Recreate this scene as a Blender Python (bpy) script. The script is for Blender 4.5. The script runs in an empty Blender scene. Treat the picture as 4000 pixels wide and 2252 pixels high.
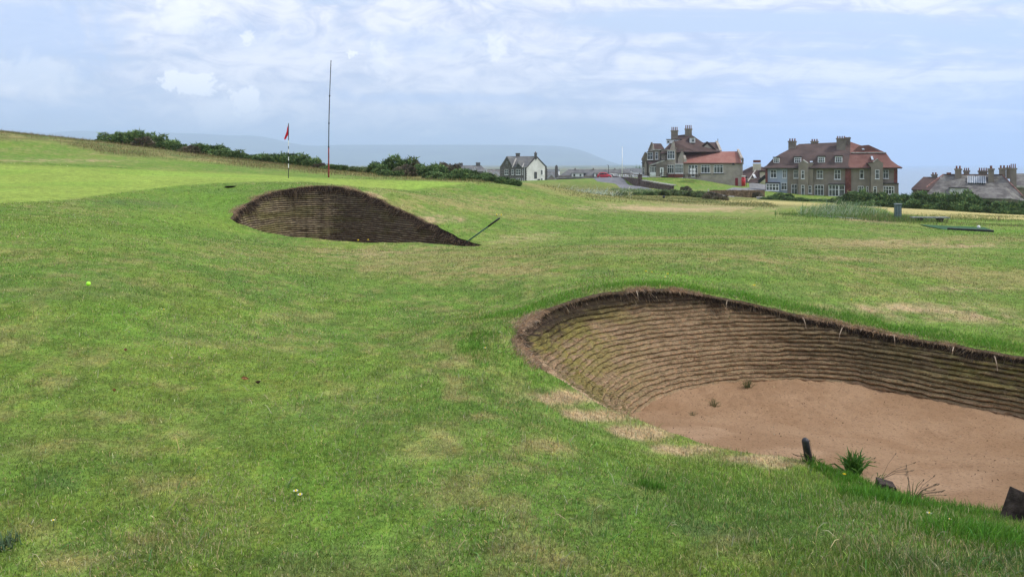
import bpy, bmesh, math, random
import numpy as np
from mathutils import Vector, Matrix
R = math.radians
sc = bpy.context.scene
C = sc.collection
F = 2856.0          # focal length in photo pixels (photo 4000 px wide)
HY = 640.0          # horizon row
EYE = 1.6
# ------------------------------------------------------------------ camera
cam = bpy.data.cameras.new("camera"); cam.sensor_width = 36.0; cam.lens = 36.0*F/4000
cam.shift_y = -(1126-HY)/4000.0
cam.clip_start = 0.05; cam.clip_end = 60000
co = bpy.data.objects.new("camera", cam); C.objects.link(co)
co.location = (0, 0, EYE); co.rotation_euler = (R(90), 0, 0)
sc.camera = co
# ------------------------------------------------------------------ light
SUN_EL, SUN_AZ = 50.0, 100.0      # azimuth measured from the view direction, positive to the right
sc.view_settings.view_transform = 'Standard'; sc.view_settings.look = 'None'
sc.view_settings.gamma = 1; sc.view_settings.use_curve_mapping = False
sc.view_settings.exposure = 0.5
sl = bpy.data.lights.new("sun", 'SUN'); sl.energy = 2.3; sl.angle = R(9); sl.color = (1, .96, .9)
so = bpy.data.objects.new("sun", sl); C.objects.link(so)
_d = Vector((math.sin(R(SUN_AZ))*math.cos(R(SUN_EL)), math.cos(R(SUN_AZ))*math.cos(R(SUN_EL)), math.sin(R(SUN_EL))))
so.rotation_euler = _d.to_track_quat('Z', 'Y').to_euler(); so.location = _d*50
sc.cycles.max_bounces = 6; sc.cycles.diffuse_bounces = 3; sc.cycles.volume_bounces = 1
sc.cycles.transparent_max_bounces = 8
sc.cycles.use_denoising = True

class NT:
    def __init__(s, tree): s.t = tree; s.n = tree.nodes; s.l = tree.links
    def new(s, typ, **kw):
        n = s.n.new(typ)
        for k, v in kw.items(): setattr(n, k, v)
        return n
    def put(s, sock, v):
        if v is None: return
        if isinstance(v, bpy.types.NodeSocket): s.l.new(v, sock)
        elif isinstance(v, (tuple, list)) and len(v) == 3 and sock.type == 'RGBA': sock.default_value = (*v, 1)
        else: sock.default_value = v
    def math(s, op, a, b=None, c=None, clamp=False):
        n = s.new('ShaderNodeMath', operation=op, use_clamp=clamp)
        for i, v in enumerate((a, b, c)): s.put(n.inputs[i], v) if v is not None else None
        return n.outputs[0]
    def vmath(s, op, a, b=None):
        n = s.new('ShaderNodeVectorMath', operation=op)
        s.put(n.inputs[0], a)
        if b is not None: s.put(n.inputs[3 if op == 'SCALE' else 1], b)
        return n.outputs['Value'] if op in ('LENGTH', 'DOT_PRODUCT') else n.outputs[0]
    def mix(s, f, a, b, mode='MIX'):
        n = s.new('ShaderNodeMix', data_type='RGBA', blend_type=mode)
        s.put(n.inputs[0], f); s.put(n.inputs[6], a); s.put(n.inputs[7], b)
        return n.outputs[2]
    def noise(s, vec, scale, detail=3, rough=.5, dist=0, col=False):
        n = s.new('ShaderNodeTexNoise'); s.put(n.inputs['Vector'], vec)
        n.inputs['Scale'].default_value = scale; n.inputs['Detail'].default_value = detail
        n.inputs['Roughness'].default_value = rough; n.inputs['Distortion'].default_value = dist
        return n.outputs['Color' if col else 'Fac']
    def ramp(s, f, lo, hi, a=0., b=1.):
        n = s.new('ShaderNodeMapRange', interpolation_type='SMOOTHSTEP'); s.put(n.inputs[0], f)
        for i, v in enumerate((lo, hi, a, b)): n.inputs[1+i].default_value = v
        return n.outputs[0]

# ------------------------------------------------------------------ sky
w = bpy.data.worlds.new("World"); sc.world = w; w.use_nodes = True
w.node_tree.nodes.clear(); t = NT(w.node_tree)
sky = t.new('ShaderNodeTexSky', sky_type='NISHITA'); sky.sun_disc = False
sky.sun_elevation = R(SUN_EL); sky.sun_rotation = R(SUN_AZ); sky.air_density = 1.6; sky.dust_density = 2.5
tc = t.new('ShaderNodeTexCoord').outputs['Generated']
sep = t.new('ShaderNodeSeparateXYZ'); t.l.new(tc, sep.inputs[0]); dx, dy, dz = sep.outputs
blue = t.vmath('SCALE', sky.outputs[0], .12)
blue = t.mix(.85, blue, (.49, .585, .79))
# cirrus sheet: coordinates on a flat cloud layer far overhead
zz = t.math('ADD', t.math('MAXIMUM', dz, 0.0), .07)
comb = t.new('ShaderNodeCombineXYZ')
t.l.new(t.math('DIVIDE', dx, zz), comb.inputs[0]); t.l.new(t.math('DIVIDE', dy, zz), comb.inputs[1])
mp = t.new('ShaderNodeMapping'); t.l.new(comb.outputs[0], mp.inputs[0]); mp.inputs['Rotation'].default_value = (0, 0, R(-24)); mp.inputs['Scale'].default_value = (.55, 1.3, 1)
streak = t.noise(mp.outputs[0], .85, 12, .66, .7)
# lumpy layer (left): noise on the direction itself, a little flattened
mp2 = t.new('ShaderNodeMapping'); t.l.new(tc, mp2.inputs[0]); mp2.inputs['Scale'].default_value = (1, 1, 2.3); mp2.inputs['Location'].default_value = (.35, 0, .2)
lump = t.math('ADD', t.math('MULTIPLY', t.noise(mp2.outputs[0], 4.6, 12, .62, .55), .65), t.math('MULTIPLY', t.noise(mp2.outputs[0], 13, 10, .6, 1.0), .35))
side = t.ramp(dx, -.12, .22)
cl = t.math('ADD', t.math('MULTIPLY', streak, side), t.math('MULTIPLY', lump, t.math('SUBTRACT', 1, side)))
cover = t.ramp(cl, .36, .53)
low = t.ramp(dz, -.01, .05)            # few clouds right above the horizon
cover = t.math('MULTIPLY', cover, t.math('MULTIPLY_ADD', low, .6, .4))
cover = t.math('MAXIMUM', cover, t.math('MULTIPLY', t.ramp(dz, .2, .5), .6))
fine = t.noise(mp2.outputs[0], 15, 10, .62, 1.2)
shade = t.ramp(t.math('MULTIPLY_ADD', fine, .6, t.math('MULTIPLY', cl, .7)), .50, .80)
ccol = t.mix(shade, (.46, .515, .69), (.84, .84, .90))
skyc = t.mix(cover, blue, ccol)
def spot(px, py, rx, ry, amt, lo=.5, hi=1.0, rough=1.0):
    d = Vector(((px-2000)/F, 1, (HY-py)/F)).normalized()
    v = t.vmath('SUBTRACT', tc, tuple(d))
    v = t.vmath('MULTIPLY', v, (F/rx, F/rx, F/ry))
    ln = t.vmath('LENGTH', v)
    n = t.noise(tc, F/max(rx, ry)*.9+14, 9, .62, .8)
    ln = t.math('ADD', ln, t.math('MULTIPLY', t.math('SUBTRACT', n, .5), 2.6*rough))
    return t.ramp(ln, lo, hi, amt, 0)
for a in ((120, 130, 260, 140, .8, .3, 1.4), (1640, 170, 260, 60, .4, .1, 1.5), (1700, 385, 560, 26, .6, .2, 1.3), (1000, 140, 240, 60, .3, .1, 1.5),
          (150, 430, 300, 40, .5, .2, 1.5), (3900, 140, 500, 50, .5, .1, 1.6), (1850, 575, 900, 34, .45, .4, 1.5), (2950, 520, 500, 26, .5, .3, 1.5), (3700, 560, 400, 30, .5, .3, 1.5), (3500, 400, 800, 60, .3, .1, 1.6)):
    skyc = t.mix(spot(*a), skyc, (.45, .565, .82))
for a in ((735, 325, 95, 38, 1, .75, 1.0, 1.3), (800, 360, 60, 34, .9, .6, 1.0, 1.3), (955, 392, 62, 50, .95, .7, 1.0, 1.3), (900, 430, 130, 50, .55, .4, 1.3, 1.3), (1675, 522, 46, 18, .75, .5, 1.1, 1.3), (1930, 195, 50, 60, .6, .3, 1.1, 1.5),
          (1480, 240, 40, 70, .45, .3, 1.2, 1.5), (980, 145, 40, 28, .6, .4, 1.1, 1.4), (1375, 210, 24, 16, .8, .5, 1.0, 1.3), (700, 60, 120, 70, .45, .2, 1.3, 1.5), (120, 300, 160, 70, .4, .3, 1.3, 1.5)):
    skyc = t.mix(spot(*a), skyc, (1.0, 1.0, 1.03))
bg = t.new('ShaderNodeBackground'); t.l.new(skyc, bg.inputs[0]); bg.inputs[1].default_value = 1.0
t.l.new(bg.outputs[0], t.new('ShaderNodeOutputWorld').inputs[0])

# ------------------------------------------------------------------ helpers
def P(px, py, D): return Vector(((px-2000)/F*D, D, EYE-(py-HY)/F*D))
def tag(o, label=None, cat=None, group=None, kind=None):
    if label: o['label'] = label
    if cat: o['category'] = cat
    if group: o['group'] = group
    if kind: o['kind'] = kind
    return o
def empty(name, loc, rz=0, label=None, cat=None, group=None):
    o = bpy.data.objects.new(name, None); C.objects.link(o); o.location = loc; o.rotation_euler = (0, 0, rz)
    return tag(o, label, cat, group)
def link(name, me, m=None, parent=None):
    o = bpy.data.objects.new(name, me); C.objects.link(o)
    for x in (m if isinstance(m, (list, tuple)) else [m]):
        if x: me.materials.append(x)
    if parent is not None: o.parent = parent
    return o
def mat(name, col, rough=.8, spec=.3, var=.15, scale=6., bump=0., bscale=40., metal=0., col2=None, coords='Object', detail=5):
    m = bpy.data.materials.new(name); m.use_nodes = True; n = NT(m.node_tree); n.n.clear()
    b = n.new('ShaderNodeBsdfPrincipled'); o = n.new('ShaderNodeOutputMaterial'); n.l.new(b.outputs[0], o.inputs[0])
    c = n.new('ShaderNodeTexCoord').outputs[coords]
    f = n.noise(c, scale, detail, .6)
    c2 = col2 if col2 else tuple(min(1, v*(1+var*2)) for v in col)
    c1 = col if col2 else tuple(v*(1-var*2) for v in col)
    n.put(b.inputs['Base Color'], n.mix(n.ramp(f, .3, .7), c1, c2))
    b.inputs['Roughness'].default_value = rough; b.inputs['Specular IOR Level'].default_value = spec; b.inputs['Metallic'].default_value = metal
    if bump:
        bn = n.new('ShaderNodeBump'); bn.inputs['Distance'].default_value = bump; n.l.new(n.noise(c, bscale, 4, .6), bn.inputs['Height']); n.l.new(bn.outputs[0], b.inputs['Normal'])
    return m
def vmat(name, rough=.8, spec=.2, nscale=60., namt=.25, trans=0., bump=0., bscale=80., hue=True, far=None):
    """material whose colour comes from the mesh's own Col attribute, varied by fine noise"""
    m = bpy.data.materials.new(name); m.use_nodes = True; n = NT(m.node_tree); n.n.clear()
    b = n.new('ShaderNodeBsdfPrincipled'); o = n.new('ShaderNodeOutputMaterial')
    a = n.new('ShaderNodeAttribute', attribute_name='Col').outputs['Color']
    c = n.new('ShaderNodeTexCoord').outputs['Object']
    col = a
    if namt:
        f1 = n.noise(c, nscale, 5, .7); f2 = n.noise(c, nscale*.17, 5, .65)
        k = n.math('ADD', n.math('MULTIPLY', f1, .6), n.math('MULTIPLY', f2, .4))
        k = n.ramp(k, .32, .68, 1-namt, 1+namt)
        if far: k = n.math('MULTIPLY', k, n.ramp(n.noise(c, far, 9, .78, .3), .3, .7, .84, 1.14))
        col = n.vmath('SCALE', a, k)
        if hue:
            f3 = n.ramp(n.noise(c, nscale*.4, 4, .7), .45, .7, 0, .5)
            col = n.mix(f3, col, n.vmath('MULTIPLY', col, (1.45, 1.12, .9)))
    n.put(b.inputs['Base Color'], col); b.inputs['Roughness'].default_value = rough; b.inputs['Specular IOR Level'].default_value = spec
    if bump:
        bn = n.new('ShaderNodeBump'); bn.inputs['Distance'].default_value = bump; bn.inputs['Strength'].default_value = 1
        n.l.new(n.noise(c, bscale, 4, .65), bn.inputs['Height']); n.l.new(bn.outputs[0], b.inputs['Normal'])
    if trans:
        tr = n.new('ShaderNodeBsdfTranslucent'); n.put(tr.inputs[0], col); mx = n.new('ShaderNodeMixShader'); mx.inputs[0].default_value = trans
        n.l.new(b.outputs[0], mx.inputs[1]); n.l.new(tr.outputs[0], mx.inputs[2]); n.l.new(mx.outputs[0], o.inputs[0])
    else: n.l.new(b.outputs[0], o.inputs[0])
    return m
def np_mesh(name, V, faces_quads=None, tris=None, col=None, smooth=True):
    me = bpy.data.meshes.new(name); V = np.asarray(V, np.float32)
    me.vertices.add(len(V)); me.vertices.foreach_set('co', V.ravel())
    li, ls, st = [], [], 0
    nq = 0 if faces_quads is None else len(faces_quads); nt = 0 if tris is None else len(tris)
    if nq: li.append(np.asarray(faces_quads, np.int32).ravel())
    if nt: li.append(np.asarray(tris, np.int32).ravel())
    li = np.concatenate(li); starts = np.concatenate([np.arange(nq)*4, nq*4+np.arange(nt)*3]).astype(np.int32)
    me.loops.add(len(li)); me.loops.foreach_set('vertex_index', li)
    me.polygons.add(nq+nt); me.polygons.foreach_set('loop_start', starts)
    me.polygons.foreach_set('use_smooth', np.full(nq+nt, smooth))
    me.update(calc_edges=True)
    if col is not None:
        a = me.attributes.new('Col', 'FLOAT_COLOR', 'POINT'); c = np.ones((len(V), 4), np.float32); c[:, :3] = col; a.data.foreach_set('color', c.ravel())
    return me
# numpy value noise
def _h(ix, iy, s):
    with np.errstate(over='ignore'):
        n = (ix.astype(np.int64)*374761393 + iy.astype(np.int64)*668265263 + s*974634777) & 0xffffffff
        n = ((n ^ (n >> 13))*1274126177) & 0xffffffff
        return ((n ^ (n >> 16)) & 0xffffff)/float(0xffffff)
def vn(x, y, s=0):
    ix = np.floor(x); iy = np.floor(y); fx = x-ix; fy = y-iy; fx = fx*fx*(3-2*fx); fy = fy*fy*(3-2*fy)
    a = _h(ix, iy, s); b = _h(ix+1, iy, s); c = _h(ix, iy+1, s); d = _h(ix+1, iy+1, s)
    return (a*(1-fx)+b*fx)*(1-fy)+(c*(1-fx)+d*fx)*fy
def fbm(x, y, s=0, o=4, g=.5):
    r = 0; a = 1; n = 0
    for i in range(o): r = r+a*vn(x*2**i+i*17.3, y*2**i-i*9.1, s+i); n += a; a *= g
    return r/n
def sstep(a, b, x): t_ = np.clip((x-a)/(b-a), 0, 1); return t_*t_*(3-2*t_)

# ------------------------------------------------------------------ terrain height
# (px, py, D): ground seen at that photo pixel lies D metres ahead
CP = [
 (0,2252,2.8),(0,1697,4),(0,1109,7),(0,911,10),(0,792,14.5),(0,716,22),(0,645,30),(0,588,42),(0,512,55),
 (-600,1100,7),(-600,800,14),(-600,640,28),(-600,470,55),
 (400,2252,2.8),(400,1650,4.3),(400,1130,7),(400,878,12),(400,772,17.5),(400,706,24),(400,656,32),(400,612,43),(400,556,55),
 (900,2252,2.8),(900,1700,4.2),(900,1240,7),(900,973,12),(880,870,17),(860,800,19.5),(900,712,24),(900,693,30),(900,676,36),(900,648,46),(900,628,51),
 (1290,2252,2.8),(1290,1293,7),(1290,1045,12),(1290,938,16.6),(1250,718,22),(1290,702,28),(1290,694,38),(1290,680,46),
 (1600,2252,2.8),(1600,1293,7),(1600,1050,12),(1600,952,16.4),(1640,822,20.3),(1600,742,27),(1620,712,36),(1650,712,46),
 (1870,965,16.3),(1900,890,19.5),(1900,800,24),(1950,718,34),(1950,735,45),
 (2000,1700,4.3),(2000,1200,8.4),(2000,1097,10),(2000,985,14),(2100,900,20),(2100,822,25),(2100,752,31),(2100,790,42),
 (2250,794,30),(2300,770,60),(2250,740,90),(2400,818,31),(2400,775,60),(2300,705,120),(2330,699,185),(2200,712,150),
 (2600,832,34),(2600,790,50),(2600,772,68),(2560,750,95),(2600,699,158),(2700,700,158),(2560,716,150),(2700,738,140),(2890,727,161),(2450,748,105),(2375,723,135),(2498,732,125),(2700,760,100),(2800,728,135),(3000,722,165),
 (2100,720,228),(1900,730,228),(1700,730,120),(1400,720,80),(1700,725,70),(2050,715,56),
 (3000,1030,11.5),(3000,950,16),(3000,870,24),(3000,836,36),(3000,806,50),(3000,792,70),(3000,778,100),(3100,765,128),(3300,768,128),
 (3500,1100,11),(3500,950,18),(3500,880,29),(3480,850,38),(3500,812,60),(3500,800,85),(3500,775,128),
 (3300,818,39),(3250,845,34),(3330,812,46),(3150,830,39),(3400,870,29),
 (3700,1000,15),(3700,870,32),(3700,898,27.5),(3900,898,27.5),(3800,842,45),(3800,835,65),(3700,810,110),
 (4000,1170,10.5),(4000,950,17.5),(4000,905,27),(4000,850,45),(4000,845,62),(4000,835,110),(4600,950,18),(4600,860,45),(4600,860,100),
 (3000,2252,2.75),(3000,2000,3.6),(4000,2252,2.75),(4000,2080,3.6),(4600,2100,3.5),(2500,2252,2.8),(2500,1900,3.7),
 (3450,2000,3.7),
]
RIM1 = [(2020,1300,6.5),(2060,1245,6.95),(2134,1208,7.35),(2291,1152,7.85),(2450,1132,8.15),(2590,1133,8.3),(2700,1145,8.4),(2850,1170,8.5),(3000,1200,8.5),(3150,1235,8.45),(3300,1265,8.35),(3450,1295,8.15),(3600,1320,7.9),(3800,1355,7.55),(4000,1395,7.25),(4250,1450,6.8),(4500,1530,6.2),(4650,1650,5.5),(4650,1800,4.9),(4450,1950,4.5),(4000,1988,4.4),(3750,1975,4.45),(3600,1955,4.55),(3450,1905,4.75),(3150,1810,5.15),(2800,1750,5.3),(2480,1640,5.55),(2330,1570,5.65),(2200,1490,5.8),(2100,1430,6.0),(2040,1360,6.35)]
RIM2 = [(905,850,17.6),(925,812,18.6),(1000,770,19.8),(1100,740,20.8),(1250,724,21.3),(1330,727,21.4),(1400,744,21.2),(1500,782,20.5),(1600,830,19.5),(1700,880,18.6),(1800,930,17.6),(1868,953,17.0),(1860,962,16.6),(1800,960,16.6),(1500,948,16.6),(1300,935,16.7),(1100,915,16.9),(960,880,17.2)]
pts = [P(*c) for c in CP]
for r_ in (RIM1, RIM2):
    for i, c in enumerate(r_): pts.append(P(*c))
rows = [(p.x, p.y, p.z) for p in pts]
for a in range(-180, 180, 20):                                   # beside and behind the photographer
    if abs(a) > 45:
        k = -a/90 if abs(a) <= 90 else 0
        for r_ in (1.5, 4, 12, 40, 150): rows.append((r_*math.sin(R(a)), r_*math.cos(R(a)), (.03*r_*max(k, 0) - .03*r_*max(-k, 0)) if r_ > 4 else 0))
for a, lst in ((18, ((235, -15), (300, -34))), (24, ((180, -12), (220, -26))), (30, ((165, -11), (210, -28))), (38, ((165, -11), (210, -28))), (-55, ((80, 4.5), (150, 2))), (-35, ((80, 3.5), (150, -2))), (-20, ((80, 1.0), (150, -3))), (-8, ((90, -1.5),))):
    for r_, z in lst: rows.append((r_*math.sin(R(a)), r_*math.cos(R(a)), z))
for a in range(80, 281, 25):
    for r_ in (600, 2500, 11000): rows.append((r_*math.sin(R(a)), r_*math.cos(R(a)), -14))
for r_, z in ((0.3, 0), (1, 0), (2, 0)): rows.append((0, r_, z)); rows.append((0, -r_, 0))
for a in range(-60, 61, 8):                                      # far coast plain (left half) and the sea bed (right)
    sea = a > 15
    for r_, z in (((300, -9), (450, -13), (700, -16), (1100, -16), (2000, -15), (3500, -15), (6000, -14), (11000, -14)) if not sea else ((300, -44), (450, -48), (700, -50), (1100, -50), (2000, -50), (3500, -50), (6000, -50), (11000, -50))):
        rows.append((r_*math.sin(R(a)), r_*math.cos(R(a)), z))
rows = np.array(rows)
def warp(x, y):
    r = np.hypot(x, y); return np.stack([np.arctan2(x, y), np.log(r+1.2)], -1)
def kern(d2): return .5*d2*np.log(d2+1e-12)
W = warp(rows[:, 0], rows[:, 1]); gz = rows[:, 2]/(1+np.hypot(rows[:, 0], rows[:, 1])/30)
n_ = len(W); K = kern(((W[:, None]-W[None])**2).sum(-1)) + np.eye(n_)*2e-5
A = np.zeros((n_+3, n_+3)); A[:n_, :n_] = K; A[:n_, n_] = 1; A[:n_, n_+1:] = W; A[n_:, :n_] = A[:n_, n_:].T
SOL = np.linalg.solve(A, np.concatenate([gz, np.zeros(3)]))
def hraw(x, y):
    x = np.atleast_1d(np.asarray(x, float)); y = np.atleast_1d(np.asarray(y, float)); out = np.empty(len(x))
    for i in range(0, len(x), 20000):
        w_ = warp(x[i:i+20000], y[i:i+20000]); k = kern(((w_[:, None]-W[None])**2).sum(-1))
        out[i:i+20000] = k@SOL[:n_]+SOL[n_]+w_@SOL[n_+1:]
    return out*(1+np.hypot(x, y)/30)
def micro(x, y):
    r = np.hypot(x, y)
    m = (fbm(x*.9, y*.9, 5, 3)-.5)*.05*sstep(1, 5, r)+(fbm(x*.22, y*.22, 9, 2)-.5)*.10*sstep(5, 30, r)
    m += (fbm(x*5, y*5, 7, 3)-.5)*.018*(1-sstep(14, 25, r))
    return m
def H(x, y):
    z = hraw(x, y)+micro(np.atleast_1d(x).astype(float), np.atleast_1d(y).astype(float))
    r = np.hypot(x, y)
    return z+(fbm(np.atleast_1d(x)/180., np.atleast_1d(y)/180., 3, 3)-.5)*8*sstep(400, 1500, r)
def h1(x, y): return float(H(np.array([x]), np.array([y]))[0])
def G(px, D):                       # ground point in the direction of photo column px, D metres ahead
    x = (px-2000)/F*D; return Vector((x, D, h1(x, D)))
def pix(x, y, z): return 2000+x/np.maximum(y, .01)*F, HY+(EYE-z)/np.maximum(y, .01)*F
# smooth closed rim curves
def smooth_loop(pts3, per=24):
    p = np.array([tuple(v) for v in pts3]); n = len(p); out = []
    for i in range(n):
        a, b, c, d = p[i-1], p[i], p[(i+1) % n], p[(i+2) % n]
        for k in range(per):
            u = k/per; out.append(.5*((2*b)+(-a+c)*u+(2*a-5*b+4*c-d)*u*u+(-a+3*b-3*c+d)*u**3))
    return np.array(out)
def irregular(L, s, amt):
    i = np.arange(len(L)); T = np.roll(L, -1, 0)-np.roll(L, 1, 0); N = np.stack([-T[:, 1], T[:, 0]], -1); N /= np.linalg.norm(N, axis=1)[:, None]
    d = np.concatenate([[0], np.cumsum(np.linalg.norm(np.diff(L[:, :2], axis=0), axis=1))]); tot = d[-1]
    n = (fbm(np.cos(d/tot*2*np.pi)*tot/2.2+50, np.sin(d/tot*2*np.pi)*tot/2.2+50, s, 4, .6)-.5)*2*amt
    L = L.copy(); L[:, :2] += N*n[:, None]; return L
L1 = irregular(smooth_loop([P(*c) for c in RIM1]), 3, .05); L2 = irregular(smooth_loop([P(*c) for c in RIM2], 30), 8, .09)
def inside(poly, x, y):
    r = np.zeros(len(x), bool); n = len(poly)
    bb = (x > poly[:, 0].min()) & (x < poly[:, 0].max()) & (y > poly[:, 1].min()) & (y < poly[:, 1].max())
    idx = np.where(bb)[0]; X = x[idx]; Y = y[idx]; rr = np.zeros(len(idx), bool)
    for i in range(n):
        x1, y1 = poly[i, :2]; x2, y2 = poly[(i+1) % n, :2]
        c = ((y1 > Y) != (y2 > Y)) & (X < (x2-x1)*(Y-y1)/((y2-y1) or 1e-12)+x1); rr ^= c
    r[idx] = rr; return r
def near_rim(poly, x, y, chunk=4000):
    d = np.empty(len(x)); k = np.empty(len(x), int)
    for i in range(0, len(x), chunk):
        dd = (x[i:i+chunk, None]-poly[None, :, 0])**2+(y[i:i+chunk, None]-poly[None, :, 1])**2
        k[i:i+chunk] = dd.argmin(1); d[i:i+chunk] = np.sqrt(dd.min(1))
    return d, k

# ------------------------------------------------------------------ ground colour (tones and kinds of turf, dry and bare patches)
GR = np.array([.122, .214, .036]); LUSH = np.array([.135, .250, .034]); YG = np.array([.178, .246, .040]); DRY = np.array([.30, .265, .105]); TAN = np.array([.44, .33, .19])
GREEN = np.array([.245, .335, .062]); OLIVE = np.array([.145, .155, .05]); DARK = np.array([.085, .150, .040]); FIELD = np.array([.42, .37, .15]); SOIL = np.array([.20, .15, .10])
BLOBS = [ # px, py, rx, ry, colour, weight
 (1300,2160,700,90,DARK,.45),(3000,2060,700,110,DARK,.45),(250,1880,300,60,DARK,.3),(350,1150,400,30,DARK,.3),(3700,2200,500,90,DARK,.5),(1700,1010,520,60,DRY,.6),(2000,1070,300,40,DRY,.55),(1500,1000,200,25,TAN,.25),(1350,975,200,14,DRY,.4),(2080,922,110,16,TAN,.8),(2000,940,90,14,TAN,.5),  # leading dark blobs deepen the green of the near turf
 (2650,812,300,15,TAN,1.4),(2900,845,260,10,DRY,.5),(3100,835,200,8,DRY,.5),(3400,955,300,20,DRY,.9),(3450,948,170,10,TAN,.6),(3000,890,260,8,DRY,.5),(2550,985,260,10,DRY,.35),(3300,1010,200,8,TAN,.35),(3750,960,160,10,TAN,.4),(3700,1130,180,12,TAN,.35),(3700,990,300,20,DRY,.6),(3000,1010,400,20,DRY,.45),(3600,1060,400,22,DRY,.5),(3100,1110,300,14,DRY,.4),(3500,905,160,14,DRY,.7),(3830,930,250,16,DRY,.45),
 (3250,1165,200,26,TAN,.35),(3550,1200,300,26,TAN,.5),(3800,1250,300,30,TAN,.6),(3450,1160,160,16,DRY,.5),(3900,1120,200,30,DRY,.3),
 (2650,1095,500,20,LUSH,.9),(3200,1170,330,16,LUSH,.7),(3650,1275,280,20,LUSH,.8),(3850,1310,120,20,LUSH,.6),(2250,1190,170,40,LUSH,.45),(2000,1400,80,70,LUSH,.45),(2300,1720,170,70,LUSH,.7),(2900,1860,280,70,LUSH,.5),(3300,1950,300,80,LUSH,.6),(3700,2080,400,80,LUSH,.5),(1250,1900,300,240,LUSH,.75),(500,1250,400,90,LUSH,.4),(1100,1500,200,60,YG,.3),(1450,2080,280,120,LUSH,.5),
 (1650,1600,380,110,DRY,.27),(1750,1750,260,60,DRY,.15),(1750,1420,160,60,DRY,.35),(2150,1750,120,40,DRY,.6),
 (600,1900,180,50,DRY,.32),(700,2080,200,60,DRY,.3),(100,2100,150,70,DRY,.3),(300,2200,180,50,DRY,.3),(150,1750,150,50,DRY,.22),(700,1700,120,30,DRY,.2),(2150,2180,200,60,DRY,.3),(2900,2150,260,60,DRY,.3),
 (2180,1555,120,22,TAN,1.1),(2330,1620,140,22,TAN,1.1),(2500,1690,130,26,TAN,1.2),(2700,1755,140,20,TAN,1.0),(2900,1790,130,16,TAN,1.0),(3060,1815,90,14,TAN,.9),
 (2400,860,600,24,GR,.3),(2300,940,500,26,LUSH,.25),(2700,930,400,22,LUSH,.3),(1850,800,260,30,DRY,.3),(1950,780,170,20,DRY,.35),(1560,800,90,26,DRY,.8),(1700,860,120,22,TAN,.5),(1450,760,60,14,TAN,.6),(1350,722,120,10,DRY,.9),
 (1750,880,120,10,LUSH,.7),(600,850,300,40,YG,.2),(700,880,260,60,LUSH,.45),(870,790,80,50,LUSH,1.0),(300,900,400,60,LUSH,.3),(500,600,200,12,DRY,.45),(200,628,300,7,TAN,.35),(450,560,200,12,DRY,.3),(900,880,300,30,YG,.2),(550,790,260,18,DARK,.5),(800,745,250,12,DARK,.55),
 (3350,800,250,8,FIELD,.9),(3450,865,80,8,SOIL,1.2),(3350,858,70,8,TAN,.9),(3870,895,220,14,LUSH,1.8),(3800,865,300,9,LUSH,.7),(3850,850,250,6,DRY,.6),
 (2360,732,120,10,OLIVE,.4),(2480,770,200,6,YG,.6),
]
def poly_mask(P_, px, py, soft):
    poly = np.array(P_, float); ins = inside(poly, px, py)
    d = np.full(len(px), 1e9)
    for i in range(len(poly)):
        a = poly[i]; b = poly[(i+1) % len(poly)]; ab = b-a; s = np.array([.2, 1.])  # py counts more (foreshortening)
        tt = np.clip(((px-a[0])*ab[0]+(py-a[1])*ab[1])/(ab@ab), 0, 1)
        d = np.minimum(d, np.hypot((px-a[0]-tt*ab[0])*s[0], (py-a[1]-tt*ab[1])*s[1]))
    return np.where(ins, .5+.5*sstep(0, soft, d), .5-.5*sstep(0, soft, d))
GPOLY = [(-900,860),(0,794),(272,779),(505,747),(700,724),(932,711),(1100,709),(1200,710),(1417,730),(1604,742),(1666,735),(1837,714),(1728,709),(1510,705),(1200,693),(1000,681),(777,672),(388,656),(0,641),(-900,600)]
ROUGH = [(-900,560),(0,545),(200,552),(420,600),(700,622),(1000,655),(1200,672),(1400,688),(1750,706),(1900,712),(2000,716),(2000,600),(1000,560),(0,430),(-900,380)]
FIELDP = [(2800,782),(2950,781),(3200,793),(3400,800),(3560,806),(3800,828),(4100,838),(4600,850),(4600,880),(4000,858),(3700,848),(3500,835),(3440,812),(3300,808),(3100,800),(2830,790)]
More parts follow.
